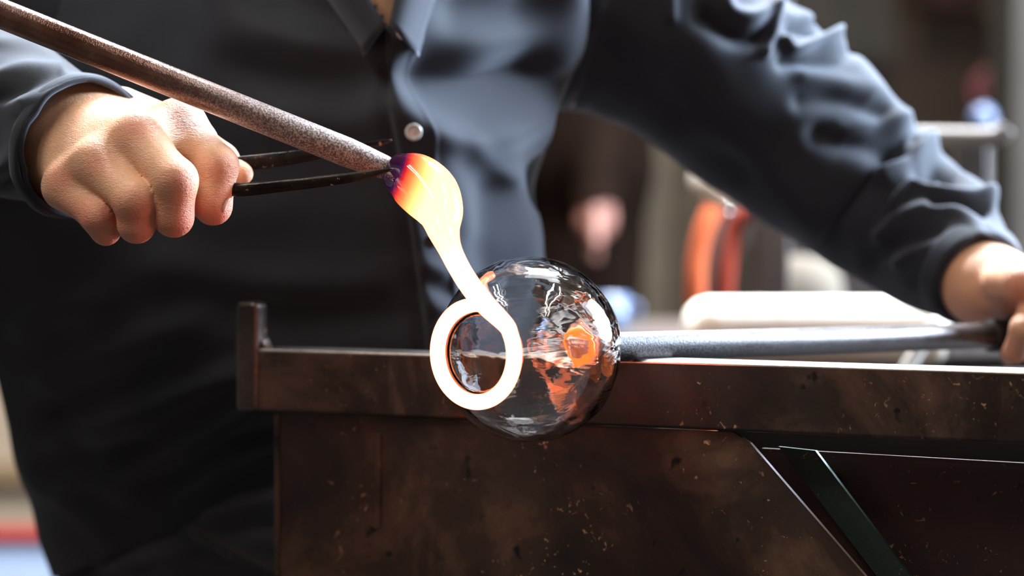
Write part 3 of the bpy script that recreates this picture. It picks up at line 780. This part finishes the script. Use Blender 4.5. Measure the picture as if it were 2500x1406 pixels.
RS = [(400, -10, 1.90, 120), (290, -12, 1.90, 270), (160, -10, 1.90, 325), (-40, 20, 1.89, 290), (-240, 60, 1.87, 250), (-300, 130, 1.80, 225), (-180, 190, 1.74, 205), (-20, 262, 1.67, 195), (110, 322, 1.62, 183), (203, 364, 1.585, 175)]
RF = [
    ([(60, 250), (170, 205), (250, 190), (300, 205)], 15, .004), ([(40, 290), (150, 240), (230, 215)], 14, -.004), ([(90, 330), (180, 265), (270, 235)], 10, -.003), ([(-20, 200), (60, 165), (150, 160)], 18, .005), ([(-30, 240), (60, 210), (140, 190)], 16, -.006), ([(0, 110), (90, 110), (150, 130)], 16, .004),
    ([(-10, 420), (40, 360), (70, 310)], 20, .004), ([(0, 470), (40, 420)], 16, -.005), ([(60, 370), (120, 300), (200, 250)], 12, .003)]
g, back = sleeve(RS, RF, seed=23, rough=.8)
add_grid(g)
sv_ = np.concatenate(shirt_v); sf_ = np.concatenate(shirt_f)
shirt = mesh('shirt', sv_, sf_, M['shirt'], None); fixn(shirt); part(shirt, body)
shirt['label'] = 'dark navy long-sleeved buttoned work shirt'
# buttons
def surf_at(px, py):
    k_ = np.argmin(((qx_t - px) ** 2 + (qy_t - py) ** 2) + 1e9 * (face_t < .3)); return tg2.reshape(-1, 3)[k_], n_.reshape(-1, 3)[k_]
qx_t, qy_t, _ = proj(tg2); qx_t = qx_t.ravel(); qy_t = qy_t.ravel(); face_t = face.ravel()
m, t, b = nt('pearl_button'); M['button'] = m
t.links.new(ramp(t, noise(t, 180, 3), [(0.3, (.32, .34, .34)), (.7, (.6, .62, .6))]), b.inputs['Base Color']); b.inputs['Roughness'].default_value = 0.2; b.inputs['Coat Weight'].default_value = 0.6
for (x, y, s, mt) in ((1008, 322, 1.0, 'button'), (1047, 590, .8, 'shirt'), (1060, 880, .8, 'shirt'), (985, 80, .9, 'button')):
    p_, nn = surf_at(x, y)
    p_ = P(x, y, proj(p_)[2])
    r_ = px2m(21, 1.72) * s
    nn = nn * .5 - FWD * .8; nn /= np.linalg.norm(nn)
    bt = lathe('button', [(.0002, 1e-5), (.0016, 1e-5), (.0016, r_ * .28), (.0010, r_ * .45), (.0014, r_ * .62), (.0024, r_ * .82), (.0021, r_ * .96), (.001, r_), (.0, r_ * .9), (0, 1e-5)][1:], p_ + nn * .0022, nn, M[mt], None, 28)
    bt.parent = shirt; bt.matrix_parent_inverse = Matrix()
# collar wings along the open neck
def collar(pts, wpx, side):
    c3 = catmull([list(P(x, y, d)) for x, y, d in pts], 30); g_ = []
    for i, p_ in enumerate(c3):
        k_ = math.sin(min(1, i / 26) * math.pi * .5 + .25)
        row = []
        for j in range(8):
            q_ = j / 7
            row.append(p_ + RT * px2m(wpx, 1.75) * side * q_ * (1 - .55 * i / 29) - UP * px2m(wpx * .5, 1.75) * q_ * (i / 29) - FWD * (.006 * math.sin(q_ * 2.2) + .003) + FWD * .03 * q_ ** 2)
        g_.append(row)
    g_ = np.array(g_); o = mesh('collar', g_.reshape(-1, 3), grid_faces(30, 8, False), M['shirt'], None)
    so = o.modifiers.new('solid', 'SOLIDIFY'); so.thickness = .002
    o.parent = shirt; return o
collar([(700, -330, 1.733), (800, -180, 1.703), (868, -60, 1.690), (944, 62, 1.680)], 130, -1)
collar([(1030, -330, 1.733), (990, -150, 1.703), (975, -60, 1.693), (952, 62, 1.680)], 130, 1)
# raised stitched hems at the two cuffs
def cuff(ctrl, width, label):
    C = [list(P(x, y, d)) + [px2m(r, d)] for x, y, d, r in ctrl]
    g, n, c, t_ = tube_grid(C, 300, 200)
    ln = np.concatenate([[0], np.cumsum(np.linalg.norm(np.diff(c, axis=0), axis=1))]); back = ln[-1] - ln
    j0 = np.argmax(back < width)
    g = g[j0:]; n = n[j0:]; m_ = len(g)
    nn = .0014 * np.sin(np.linspace(0, np.pi, m_)) ** .35 + .0006
    w_ = .0008 * sines(g, 160, 12, 8)
    g = g + n * (nn[:, None] + w_)[..., None]
    o = mesh('cuff', g.reshape(-1, 3), grid_faces(m_, 200), M['shirt'], None); fixn(o)
    so = o.modifiers.new('solid', 'SOLIDIFY'); so.thickness = .0018; so.offset = -1
    o.parent = shirt; o['label'] = label
cuff(RS, .012, 'stitched cuff hem of the sleeve holding the jacks'); cuff(LS, .016, 'stitched cuff hem of the sleeve reaching to the punty')

# ------------------------------------------------------------------ jeans
jv, jf = [], []
NJ = 120
JT = np.array([(1080, 110, 1230, 1.905, .150), (1200, 120, 1230, 1.91, .155), (1330, 116, 1240, 1.915, .16), (1460, 138, 1250, 1.92, .16), (1640, 240, 1200, 1.95, .15), (1760, 330, 1100, 1.97, .12)], float)
JT[:, 3] += (JT[:, 0] - 600) * 7e-5
rows = []
for py0 in np.linspace(1080, 1760, 110):
    L_, R_, dc, b_ = [np.interp(py0, JT[:, 0], JT[:, k]) for k in (1, 2, 3, 4)]
    kq = smooth01((1330 - py0) / 200); L_ += 22 * kq; R_ -= 40 * kq
    a_ = np.linspace(0, 2 * np.pi, 200, endpoint=False)
    ca_ = np.cos(a_); x = np.where(ca_ > 0, 1040 + ca_ * (R_ - 1040), 1040 + ca_ * (1040 - L_))
    pf = np.where(ca_ > 0, np.sqrt(np.clip(1 - np.abs(ca_) ** 2.3, 0, 1)), np.clip(1 - np.abs(ca_) ** 1.25, 0, 1) ** .75)
    d_ = np.where(np.sin(a_) >= 0, dc - (b_ - .014 * kq) * pf, dc + .8 * b_ * np.sqrt(np.clip(1 - np.abs(ca_) ** 2.2, 0, 1)))
    rows.append(Pa(x, np.full_like(x, py0), d_))
jg = np.array(rows); jn = grid_normals(jg)
if ((jn * (jg - jg.mean(1, keepdims=True))).sum(-1)).mean() < 0: jn = -jn
jx, jy, _ = proj(jg)
JF = [([(470, 1290), (560, 1345), (670, 1395)], 16, .004), ([(455, 1310), (545, 1365), (640, 1410)], 10, -.003), ([(250, 1400), (400, 1350), (480, 1330)], 26, .006), ([(180, 1380), (300, 1420)], 24, -.006), ([(520, 1260), (600, 1230), (680, 1215)], 24, .006), ([(560, 1300), (640, 1280), (690, 1290)], 18, -.005)]
jg = jg + jn * (folds(jx, jy, JF) * (-(jn @ FWD) > .1) + .002 * sines(jg, 40, 14, 31) + .0009 * sines(jg, 110, 14, 32))[..., None]
jeans_g = [jg]
parts_v = [jg.reshape(-1, 3)]; parts_f = [np.array(grid_faces(110, 200))]
b0 = 110 * 200
for s in (0, 1):
    h_ = hips + EY * (.02 + .15 * s) - EY * .04; kn_ = h_ + EX * .40 - EZ * .02 + EY * .03 * s
    an = kn_ * np.array([1, 1, 0]) + EZ * .10 - EX * .03
    C = [list(h_ - EX * .06) + [.10], list(h_ + EX * .1) + [.092], list(h_ + (kn_ - h_) * .6) + [.08], list(kn_ + EX * .01 + EZ * .005) + [.07], list(kn_ + (an - kn_) * .35 + EX * .012) + [.064], list(an + (kn_ - an) * .3) + [.058], list(an - EZ * .02) + [.06]]
    g, n, c_, t_ = tube_grid(C, 90, 60); g = g + n * (.003 * sines(g, 45, 14, 40 + s))[..., None]
    parts_v.append(g.reshape(-1, 3)); parts_f.append(np.array(grid_faces(90, 60)) + b0); b0 += 90 * 60
jeans = mesh('jeans', np.concatenate(parts_v), np.concatenate(parts_f), M['denim'], None); fixn(jeans); part(jeans, body)
jeans['label'] = 'dark blue denim trousers with brown seam stitching'
jq = jg.reshape(-1, 3); jjx, jjy, _ = proj(jq); jnn = jn.reshape(-1, 3)
sv2, sf2 = [], []
for row_, (x0, y0, x1, y1) in enumerate(((478, 1288, 672, 1394), (466, 1304, 640, 1404))):
    for k_ in range(17):
        xa = x0 + (x1 - x0) * k_ / 17; ya = y0 + (y1 - y0) * k_ / 17; xb = xa + (x1 - x0) / 17 * .62; yb = ya + (y1 - y0) / 17 * .62
        pts = []
        for (x, y) in ((xa, ya), (xb, yb)):
            i_ = np.argmin((jjx - x) ** 2 + (jjy - y) ** 2 + 1e9 * ((jnn @ FWD) > -.1)); pts.append(P(x, y, proj(jq[i_])[2]) + jnn[i_] * .0010)
        dv = (pts[1] - pts[0]); sdv = np.cross(dv, FWD); sdv /= np.linalg.norm(sdv); b_ = len(sv2)
        for p_ in pts:
            for a_ in (0, 2.1, 4.2): sv2.append(p_ + (sdv * math.cos(a_) - FWD * math.sin(a_)) * .0007)
        sf2 += [(b_, b_ + 1, b_ + 4, b_ + 3), (b_ + 1, b_ + 2, b_ + 5, b_ + 4), (b_ + 2, b_, b_ + 3, b_ + 5), (b_, b_ + 2, b_ + 1), (b_ + 3, b_ + 4, b_ + 5)]
st = mesh('stitching', sv2, sf2, M['thread'], None, False); st.parent = jeans; st['kind'] = 'stuff'
# hair
hd = P(960, -560, 1.74)
hf = P(1170, -380, 1.60) - hd; hf = hf / np.linalg.norm(hf); hu = np.array([0, 0, 1.0]) - hf * hf[2]; hu /= np.linalg.norm(hu); hs_ = np.cross(hf, hu)
def hair_fn(X):
    e = ellip(X, hd + hu * .022 - hf * .004, (.086, .104, .103), np.stack([hs_, hf, hu], 1))
    cut = (X - (hd + hf * .052 + hu * .055).astype(np.float32)) @ (hf * .72 - hu * .69).astype(np.float32)
    return np.maximum(e, cut) + .003 * sines(X, 160, 8, 61).astype(np.float32)
vh, qh = sdf_verts(hair_fn, hd - .14, hd + .15, .004)
hr = mesh('hair', vh, qh, M['hair'], None); fixn(hr); part(hr, body)
for s_ in (-1, 1):
    ep = hd + hs_ * s_ * .033 + hf * .0925 + hu * .012
    ey = lathe('eye', [(0, 1e-5), (-.0004, .003), (-.0015, .0055), (-.003, .006), (-.003, 1e-5)], ep, hf, M['hair'], None, 16); part(ey, body)
    eb = tube('eyebrow', [list(hd + hs_ * s_ * x_ + hf * y_ + hu * .034) + [r_] for x_, y_, r_ in ((.016, .098, .002), (.033, .096, .0035), (.05, .084, .002))], M['hair'], None, 14, 8); part(eb, body)

# ------------------------------------------------------------------ things behind the bench
FL = 0.0
# side table with the cream slab
ct = P(2010, 0, 2.20); zslab = P(0, 905, 2.2)[2]
M['cream'] = plain('cream_felt', (0.80, 0.72, 0.60), 0.9, 0, 0.06, 40, 0.2)
def table(name, label, cx, cy, w_, d_, ztop, mat, th_=.03):
    r = tag(empty(name, (cx, cy, 0)), label, 'table')
    box('tabletop', (cx - w_ / 2, cy - d_ / 2, ztop - th_), (cx + w_ / 2, cy + d_ / 2, ztop), mat, r, .004)
    for sx in (-1, 1):
        for sy in (-1, 1):
            lx, ly = cx + sx * (w_ / 2 - .03), cy + sy * (d_ / 2 - .03)
            box('leg', (lx - .018, ly - .018, 0), (lx + .018, ly + .018, ztop - th_), mat, r, .003)
    return r
M['tbl'] = plain('grey_steel', (0.08, 0.075, 0.072), 0.45, 0.6, 0.2, 20)
xs0 = P(1694, 800, 2.15)[0]; xs1 = P(2335, 800, 2.15)[0]; zs1 = P(0, 735, 2.17)[2]; zs0 = P(0, 905, 2.15)[2]
table('side_table', 'low grey steel side table behind the rail carrying the cream slab', ct[0] + .07, .66, .52, .28, zs0 - .0005, M['tbl'])
slab = box('slab', (xs0, .55, zs0), (xs1, .72, zs1), M['cream'], None, .022)
tag(slab, 'thick cream slab with soft rounded edges lying behind the punty', 'slab')
slab.name = 'cream_slab'
# knurled grey roller beside the slab
rl = empty('knurled_roller', P(2380, 870, 2.12)); tag(rl, 'grey ribbed metal roller beside the cream slab, half hidden by the fist', 'roller')
ra = P(2262, 905, 2.06); 
rp_ = []
r0 = .022
for k_ in range(44):
    rp_ += [(k_ * .0032, r0), (k_ * .0032 + .0011, r0 + .0011), (k_ * .0032 + .0022, r0)]
rz = zs0 + r0 + .0012
ro = np.array([P(2300, 870, 2.14)[0], .58, rz])
part(lathe('ribbed_drum', [(0, 1e-5)] + rp_ + [(44 * .0032, 1e-5)], ro, np.array([1, .25, 0]), M['bright_steel'], None, 40), rl)
part(lathe('axle', [(-.03, 1e-5), (-.03, .006), (.17, .006), (.17, 1e-5)], ro, np.array([1, .25, 0]), M['tbl'], None, 16), rl)
# pale slanting bar leaning on the slab
bar = tube('pale_bar', [list(P(2205, 912, 2.08)) + [.006], list(P(2248, 845, 2.085)) + [.006], list(P(2290, 780, 2.09)) + [.006]], plain('pale_bar_metal', (.5, .47, .42), .5, .3), None, 12, 14)
tag(bar, 'short pale metal bar leaning against the front of the cream slab', 'bar')
# pale blue cup behind the bowl
M['paleblue'] = plain('pale_blue_enamel', (0.09, 0.12, 0.19), 0.25, 0, .05, 10)
tb = table('work_table', 'long dark table further back carrying the blue cup and the pale bundle', P(1800, 0, 3.0)[0], 1.75, 1.0, .5, P(0, 828, 3.0)[2], plain('dark_wood', (.06, .04, .03), .6, 0, .3, 12), .03)
zt2 = P(0, 828, 3.0)[2]
cu = P(1516, 0, 2.95)
cup = tag(empty('enamel_cup', (cu[0], 1.36 + .25, zt2)), 'small pale blue enamel cup behind the bowl, beside the punty', 'cup')
part(lathe('cup_body', [(0.0, 1e-5), (0.0, .017), (.004, .019), (.045, .0205), (.045, .0185), (.005, .016), (.005, 1e-5)], np.array([cu[0], 1.61, zt2]), EZ, M['paleblue'], None, 32), cup)
part(tube('cup_handle', [[cu[0] + .018, 1.61, zt2 + .036, .003], [cu[0] + .032, 1.61, zt2 + .032, .003], [cu[0] + .032, 1.61, zt2 + .016, .003], [cu[0] + .018, 1.61, zt2 + .012, .003]], M['paleblue'], None, 16, 10), cup)
# pale bundle
bpos = P(1975, 0, 3.05)
gb = []
for a_ in np.linspace(0, np.pi, 22):
    gb.append((-.05 * math.cos(a_), max(1e-5, .05 * math.sin(a_) ** .6)))
bd_ = lathe('paper_bundle', gb, np.array([bpos[0], 1.52, zt2 + .047]), np.array([1, .1, 0]), plain('pale_paper', (.09, .072, .05), .9, 0, .2, 20), None, 30)
vv_ = np.array([x.co[:] for x in bd_.data.vertices]); vv_ += (sines(vv_, 60, 12, 77) * .003)[:, None] * ((vv_ - vv_.mean(0)) / .05); bd_.data.vertices.foreach_set('co', vv_.ravel())
tag(bd_, 'crumpled pale paper bundle on the dark table under the outstretched sleeve', 'paper')
# orange hoses hung on a stand
M['orange'] = plain('orange_rubber', (.36, .06, .008), .95, 0, .15, 10)
M['redorange'] = plain('red_rubber', (.24, .025, .006), .95, 0, .15, 10)
stand = tag(empty('hose_stand', (P(1880, 0, 2.75)[0], 1.15, 0)), 'dark upright stand holding the hoses and pale nozzle', 'stand')
sx_ = P(1885, 0, 2.75)[0]
box('post', (sx_ - .018, 1.14, .03), (sx_ + .018, 1.176, 1.15), plain('dark_post', (.05, .035, .028), .6), stand, .003)
box('base', (sx_ - .15, 1.04, 0), (sx_ + .15, 1.28, .03), M['tbl'], stand, .004)
pk = P(1758, 478, 2.72)
part(tube('hook_arm', [[sx_, 1.15, pk[2] + .02, .008], [pk[0] + .03, 1.13, pk[2] + .02, .008], [pk[0], 1.12, pk[2], .008], [pk[0] - .012, 1.115, pk[2] + .018, .008]], M['tbl'], None, 24, 12), stand)
h1 = tube('orange_hose', [list(P(x, y, d)) + [.0105] for x, y, d in ((1800, 460, 2.75), (1762, 480, 2.72), (1726, 540, 2.70), (1704, 620, 2.69), (1698, 720, 2.68), (1706, 860, 2.68), (1740, 1100, 2.7), (1790, 1500, 2.75), (1850, 2300, 2.8))], M['orange'], None, 80, 16)
tag(h1, 'orange rubber hose hanging in a curve behind the bench', 'hose')
h2 = tube('red_hose', [list(P(x, y, d)) + [.0095] for x, y, d in ((1850, 500, 2.78), (1808, 530, 2.76), (1785, 590, 2.75), (1772, 680, 2.74), (1766, 780, 2.74), (1775, 900, 2.74), (1800, 1200, 2.76), (1840, 1700, 2.8), (1880, 2300, 2.85))], M['redorange'], None, 80, 16)
tag(h2, 'red-orange rubber hose hanging just beside the orange one', 'hose')
nz = tag(empty('nozzle', P(1770, 490, 2.6)), 'pale metal nozzle with a bright ring tip above the hoses', 'nozzle')
n0 = P(1715, 428, 2.66); n1 = P(1815, 532, 2.60)
part(lathe('nozzle_body', [(0, 1e-5), (0, .016), (.03, .017), (.045, .012), (.058, .008), (.058, 1e-5)], n0, n1 - n0, plain('pale_nozzle', (.55, .47, .38), .4, .3), None, 28), nz)
part(lathe('nozzle_tip', [(.052, .0055), (.052, .0085), (.062, .0085), (.062, .0055)], n0, n1 - n0, M['bright_steel'], None, 28, closed=True), nz)
# vertical olive boards and posts against the far wall
def board(name, label, px0, px1, py0, py1, d, mat, cat='board', th_=.04, floor=True):
    a_ = P(px0, py0, d); b_ = P(px1, py1, d)
    o = box(name, (a_[0], a_[1], 0.0 if floor else b_[2]), (b_[0], a_[1] + th_, a_[2]), mat, None, .004)
    return tag(o, label, cat)
board('olive_post', 'olive grey upright post beyond the bowl, beside the standing person', 1568, 1640, -300, 900, 5.2, plain('olive_paint', (.075, .052, .025), .7), 'post', .08)
board('brown_board', 'tall brown board leaning upright under the outstretched sleeve', 1640, 1720, 240, 900, 5.3, plain('brown_board_wood', (.055, .034, .015), .7), 'board')
board('grey_cabinet', 'tall grey cabinet behind the hoses', 1700, 1850, 330, 900, 6.0, plain('warm_grey', (.045, .029, .019), .7), 'cabinet', .4)
board('dark_cabinet', 'dark brown cabinet standing behind the table', 1900, 2350, 560, 900, 5.8, plain('dark_brown', (.022, .013, .009), .7), 'cabinet', .4)
board('light_spot_panel', 'pale olive grey panel standing in for a light spot high on the far wall', 1920, 2190, -60, 150, 7.0, plain('grey_panel', (.072, .055, .036), .7), 'panel', .05, False)  # pale panel put where the far wall has a light spot
board('red_board', 'dark red board high on the far wall above the rod', 2260, 2480, -160, 20, 7.0, plain('dark_red', (.045, .008, .005), .7), 'board', .05, False)
board('grey_pillar', 'olive grey pillar at the edge of the view beyond the fist', 2478, 2640, -700, 900, 4.6, plain('pillar_paint', (.028, .020, .011), .7), 'pillar', .25)
# rack: post with a horizontal steel rod, bent at its end
rack = tag(empty('tool_rack', (P(2372, 0, 2.5)[0], .9, 0)), 'grey steel rack post carrying a flat rod bent at its end', 'rack')
rx_ = P(2368, 0, 2.5)[0]
box('post', (rx_ - .014, .89, .025), (rx_ + .014, .918, P(0, 345, 2.5)[2]), M['tbl'], rack, .002)
box('base', (rx_ - .14, .82, 0), (rx_ + .14, 1.03, .025), M['tbl'], rack, .003)
cr = [list(P(x, y, d)) + [.0095] for x, y, d in ((2150, 334, 2.46), (2250, 334, 2.46), (2390, 336, 2.46), (2425, 334, 2.46), (2445, 324, 2.46), (2456, 312, 2.46))]
o = part(tube('bent_rod', cr, plain('dull_rod_steel', (.10, .085, .075), .5, .4), None, 60, 18), rack)
kb = P(2400, 290, 3.75)
ball = tag(empty('blue_knob', kb), 'pale blue round knob on a dark stem above the bent rod', 'knob')
bpf = [(-.020 * math.cos(a_), max(1e-5, .018 * math.sin(a_))) for a_ in np.linspace(0, np.pi, 20)]
part(lathe('knob_ball', bpf, kb, EZ, M['paleblue'], None, 28), ball)
part(lathe('stem', [(-kb[2] + .02, 1e-5), (-kb[2] + .02, .012), (-.014, .009), (-.014, 1e-5)], kb, EZ, M['tbl'], None, 16), ball)
part(lathe('foot', [(-kb[2], 1e-5), (-kb[2], .12), (-kb[2] + .02, .12), (-kb[2] + .02, 1e-5)], kb, EZ, M['tbl'], None, 28), ball)
# cream standpipe with a red valve wheel on the far wall
vp = P(2450, 0, 6.2); wy = vp[1]
pipe = tag(empty('standpipe', (vp[0], wy, 0)), 'cream standpipe with a round red valve wheel far behind the fist', 'pipe')
zA = P(0, 190, 6.2)[2]; zB = P(0, 40, 6.2)[2]
part(lathe('pipe_body', [(0, 1e-5), (0, .05), (zA - .05, .05), (zA, .055), (zA, .032), (zB, .032), (zB, .05), (zB + .02, .05), (zB + .02, 1e-5)], np.array([vp[0], wy, 0]), EZ, plain('cream_paint', (.13, .105, .06), .6), None, 28), pipe)
vw = P(2425, 225, 6.0)
tor = []
for k_ in range(17):
    a_ = 2 * math.pi * k_ / 16; tor.append([vw[0] + .045 * math.cos(a_), vw[1], vw[2] + .045 * math.sin(a_), .014])
part(tube('valve_wheel', tor, plain('red_paint', (.10, .01, .007), .5), None, 60, 12, False), pipe)
part(lathe('valve_hub', [(-.02, 1e-5), (-.02, .034), (.03, .034), (.16, .014), (.16, 1e-5)], vw, np.array([.05, 1, 0]), plain('red_hub', (.10, .01, .007), .5), None, 20), pipe)
# left background: board and crate
M['beige'] = plain('beige_ply', (.24, .17, .105), .7, 0, .08, 6)
crd = 4.3
ca = P(-400, 1300, crd); cb = P(420, 1300, crd)
ctop = P(0, 1322, crd)[2]
cr_ = tag(empty('storage_crate', ((ca[0] + cb[0]) / 2, ca[1], 0)), 'pale blue storage crate with a red rim on the floor', 'crate')
box('crate_body', (ca[0], ca[1], 0), (cb[0], ca[1] + .10, ctop), plain('pale_blue_plastic', (.30, .35, .45), .4, 0, .05), cr_, .01)
box('rim', (ca[0] - .01, ca[1] - .012, ctop), (cb[0] + .01, ca[1] + .112, ctop + .014), plain('red_plastic', (.20, .002, .003), .4, 0, .05), cr_, .006)
ba = P(-500, 900, 4.9); bb = P(500, 900, 4.9)
lb = tag(empty('plywood_screen', ((ba[0] + bb[0]) / 2, ba[1], 0)), 'beige plywood screen with a brown ledge standing behind the crate', 'screen')
zl = P(0, 1155, 4.9)[2]
box('board', (ba[0], ba[1], 0), (bb[0], ba[1] + .03, P(0, 560, 4.9)[2]), M['beige'], lb, .004)
box('ledge', (ba[0], ba[1] - .03, zl - .02), (bb[0], ba[1] + .005, zl + .02), plain('brown_ledge', (.12, .07, .03), .7), lb, .004)

# ------------------------------------------------------------------ standing person far behind
def by_person(X):
    d = 4.7
    K = lambda px, z, dd=0.0: np.array([P(px, 0, d + dd)[0], CAM[1] + d + dd, z], np.float32)
    out = rcone(X, K(1400, .95), K(1400, 1.32), .13, .15)
    out = smin(out, rcone(X, K(1400, 1.38), K(1400, 1.52), .07, .052), .05)
    out = smin(out, ellip(X, K(1400, 1.66), (.075, .095, .115)), .02)
    out = smin(out, rcone(X, K(1400, 1.655, -.095), K(1400, 1.63, -.11), .01, .015), .01)
    for s, px in ((-1, 1340), (1, 1455)):
        out = smin(out, rcone(X, K(px - s * 10, .92), K(px, .50), .09, .062), .04)
        out = smin(out, rcone(X, K(px, .50), K(px, .10, .02), .06, .042), .02)
        out = smin(out, rcone(X, K(px, .045, .03), K(px, .035, -.13), .042, .034), .02)
    for s, px in ((-1, 1190), (1, 1490)):
        out = smin(out, rcone(X, K(1400 + s * 75, 1.40), K(px, 1.13, .01), .062, .046), .04)
        w_ = K(px - 35 * s, .92, -.15)
        out = smin(out, rcone(X, K(px, 1.13, .01), w_, .045, .032), .02)
        hnd = K(px - 35 * s, .832, -.18)
        out = smin(out, rcone(X, w_, hnd, .03, .034), .012)
        for k_ in range(4):
            b0_ = hnd + np.array([0, -.03 + .02 * k_, -.015], np.float32)
            out = smin(out, rcone(X, b0_, b0_ + np.array([-.004 * s, -.006, -.045], np.float32), .0115, .0105), .004)
        out = smin(out, rcone(X, hnd + np.array([0, -.03, .02], np.float32), hnd + np.array([0, -.05, -.035], np.float32), .012, .01), .006)
    return out
K0 = P(1400, 0, 4.7)
vP, qP = sdf_verts(by_person, (K0[0] - .33, K0[1] - .32, 0.002), (K0[0] + .33, K0[1] + .25, 1.82), .009)
per = mesh('person', vP, qP, plain('reddish_skin', (.28, .12, .085), .55), None); fixn(per)
tag(per, 'person in dark work clothes standing far behind, one bare hand hanging down', 'person')
at = per.data.attributes.new('redness', 'FLOAT', 'POINT'); at.data.foreach_set('value', np.full(len(vP), .45, np.float32))
def clothes(X):
    s = by_person(X) - .012
    hx = X[..., 2]
    return s
vC, qC = sdf_verts(clothes, (K0[0] - .33, K0[1] - .32, .07), (K0[0] + .33, K0[1] + .25, 1.5), .010)
hand_c = [np.array([P(px, 0, 4.7)[0], CAM[1] + 4.52]) for px in (1225, 1455)]
bare = np.zeros(len(vC), bool)
for hc_ in hand_c:
    bare |= (np.hypot(vC[:, 0] - hc_[0], vC[:, 1] - hc_[1]) < .075) & (vC[:, 2] < .875) & (vC[:, 2] > .70) & (vC[:, 1] < CAM[1] + 4.592)
legm = (vC[:, 1] > CAM[1] + 4.64)
keepf = ~(bare[qC].all(1))
o = mesh('work_clothes', vC, qC[keepf], M['dark_cloth'], None); fixn(o); part(o, per)
hrp = lathe('hair', [(-.03, .080), (.02, .090), (.06, .082), (.09, .06), (.11, .03), (.118, 1e-5)], np.array([K0[0], K0[1] + .015, 1.67]), EZ + np.array([0, .2, 0]), M['hair'], None, 32); part(hrp, per)

# ------------------------------------------------------------------ lamp fittings
hs = None
for i, (lx, ly, lz) in enumerate(LAMPS):
    lab = ['white twin tube ceiling lamp above the blowpipe', 'white twin tube ceiling lamp above the viewer, nearer the window', 'white twin tube ceiling lamp over the standing person', 'white twin tube ceiling lamp over the plywood screen'][i]
    r = tag(empty('ceiling_lamp', (lx, ly, lz)), lab, 'lamp', 'twin tube ceiling lamps')
    box('housing', (lx - .13, ly - .64, lz + .02), (lx + .13, ly + .64, lz + .07), plain('white_metal', (.7, .7, .7), .4), r, .005)
    for k_ in (-.5, .5):
        part(tube('suspension', [[lx, ly + k_, lz + .07, .004], [lx, ly + k_, RZ, .004]], M['tbl'], None, 3, 8), r)
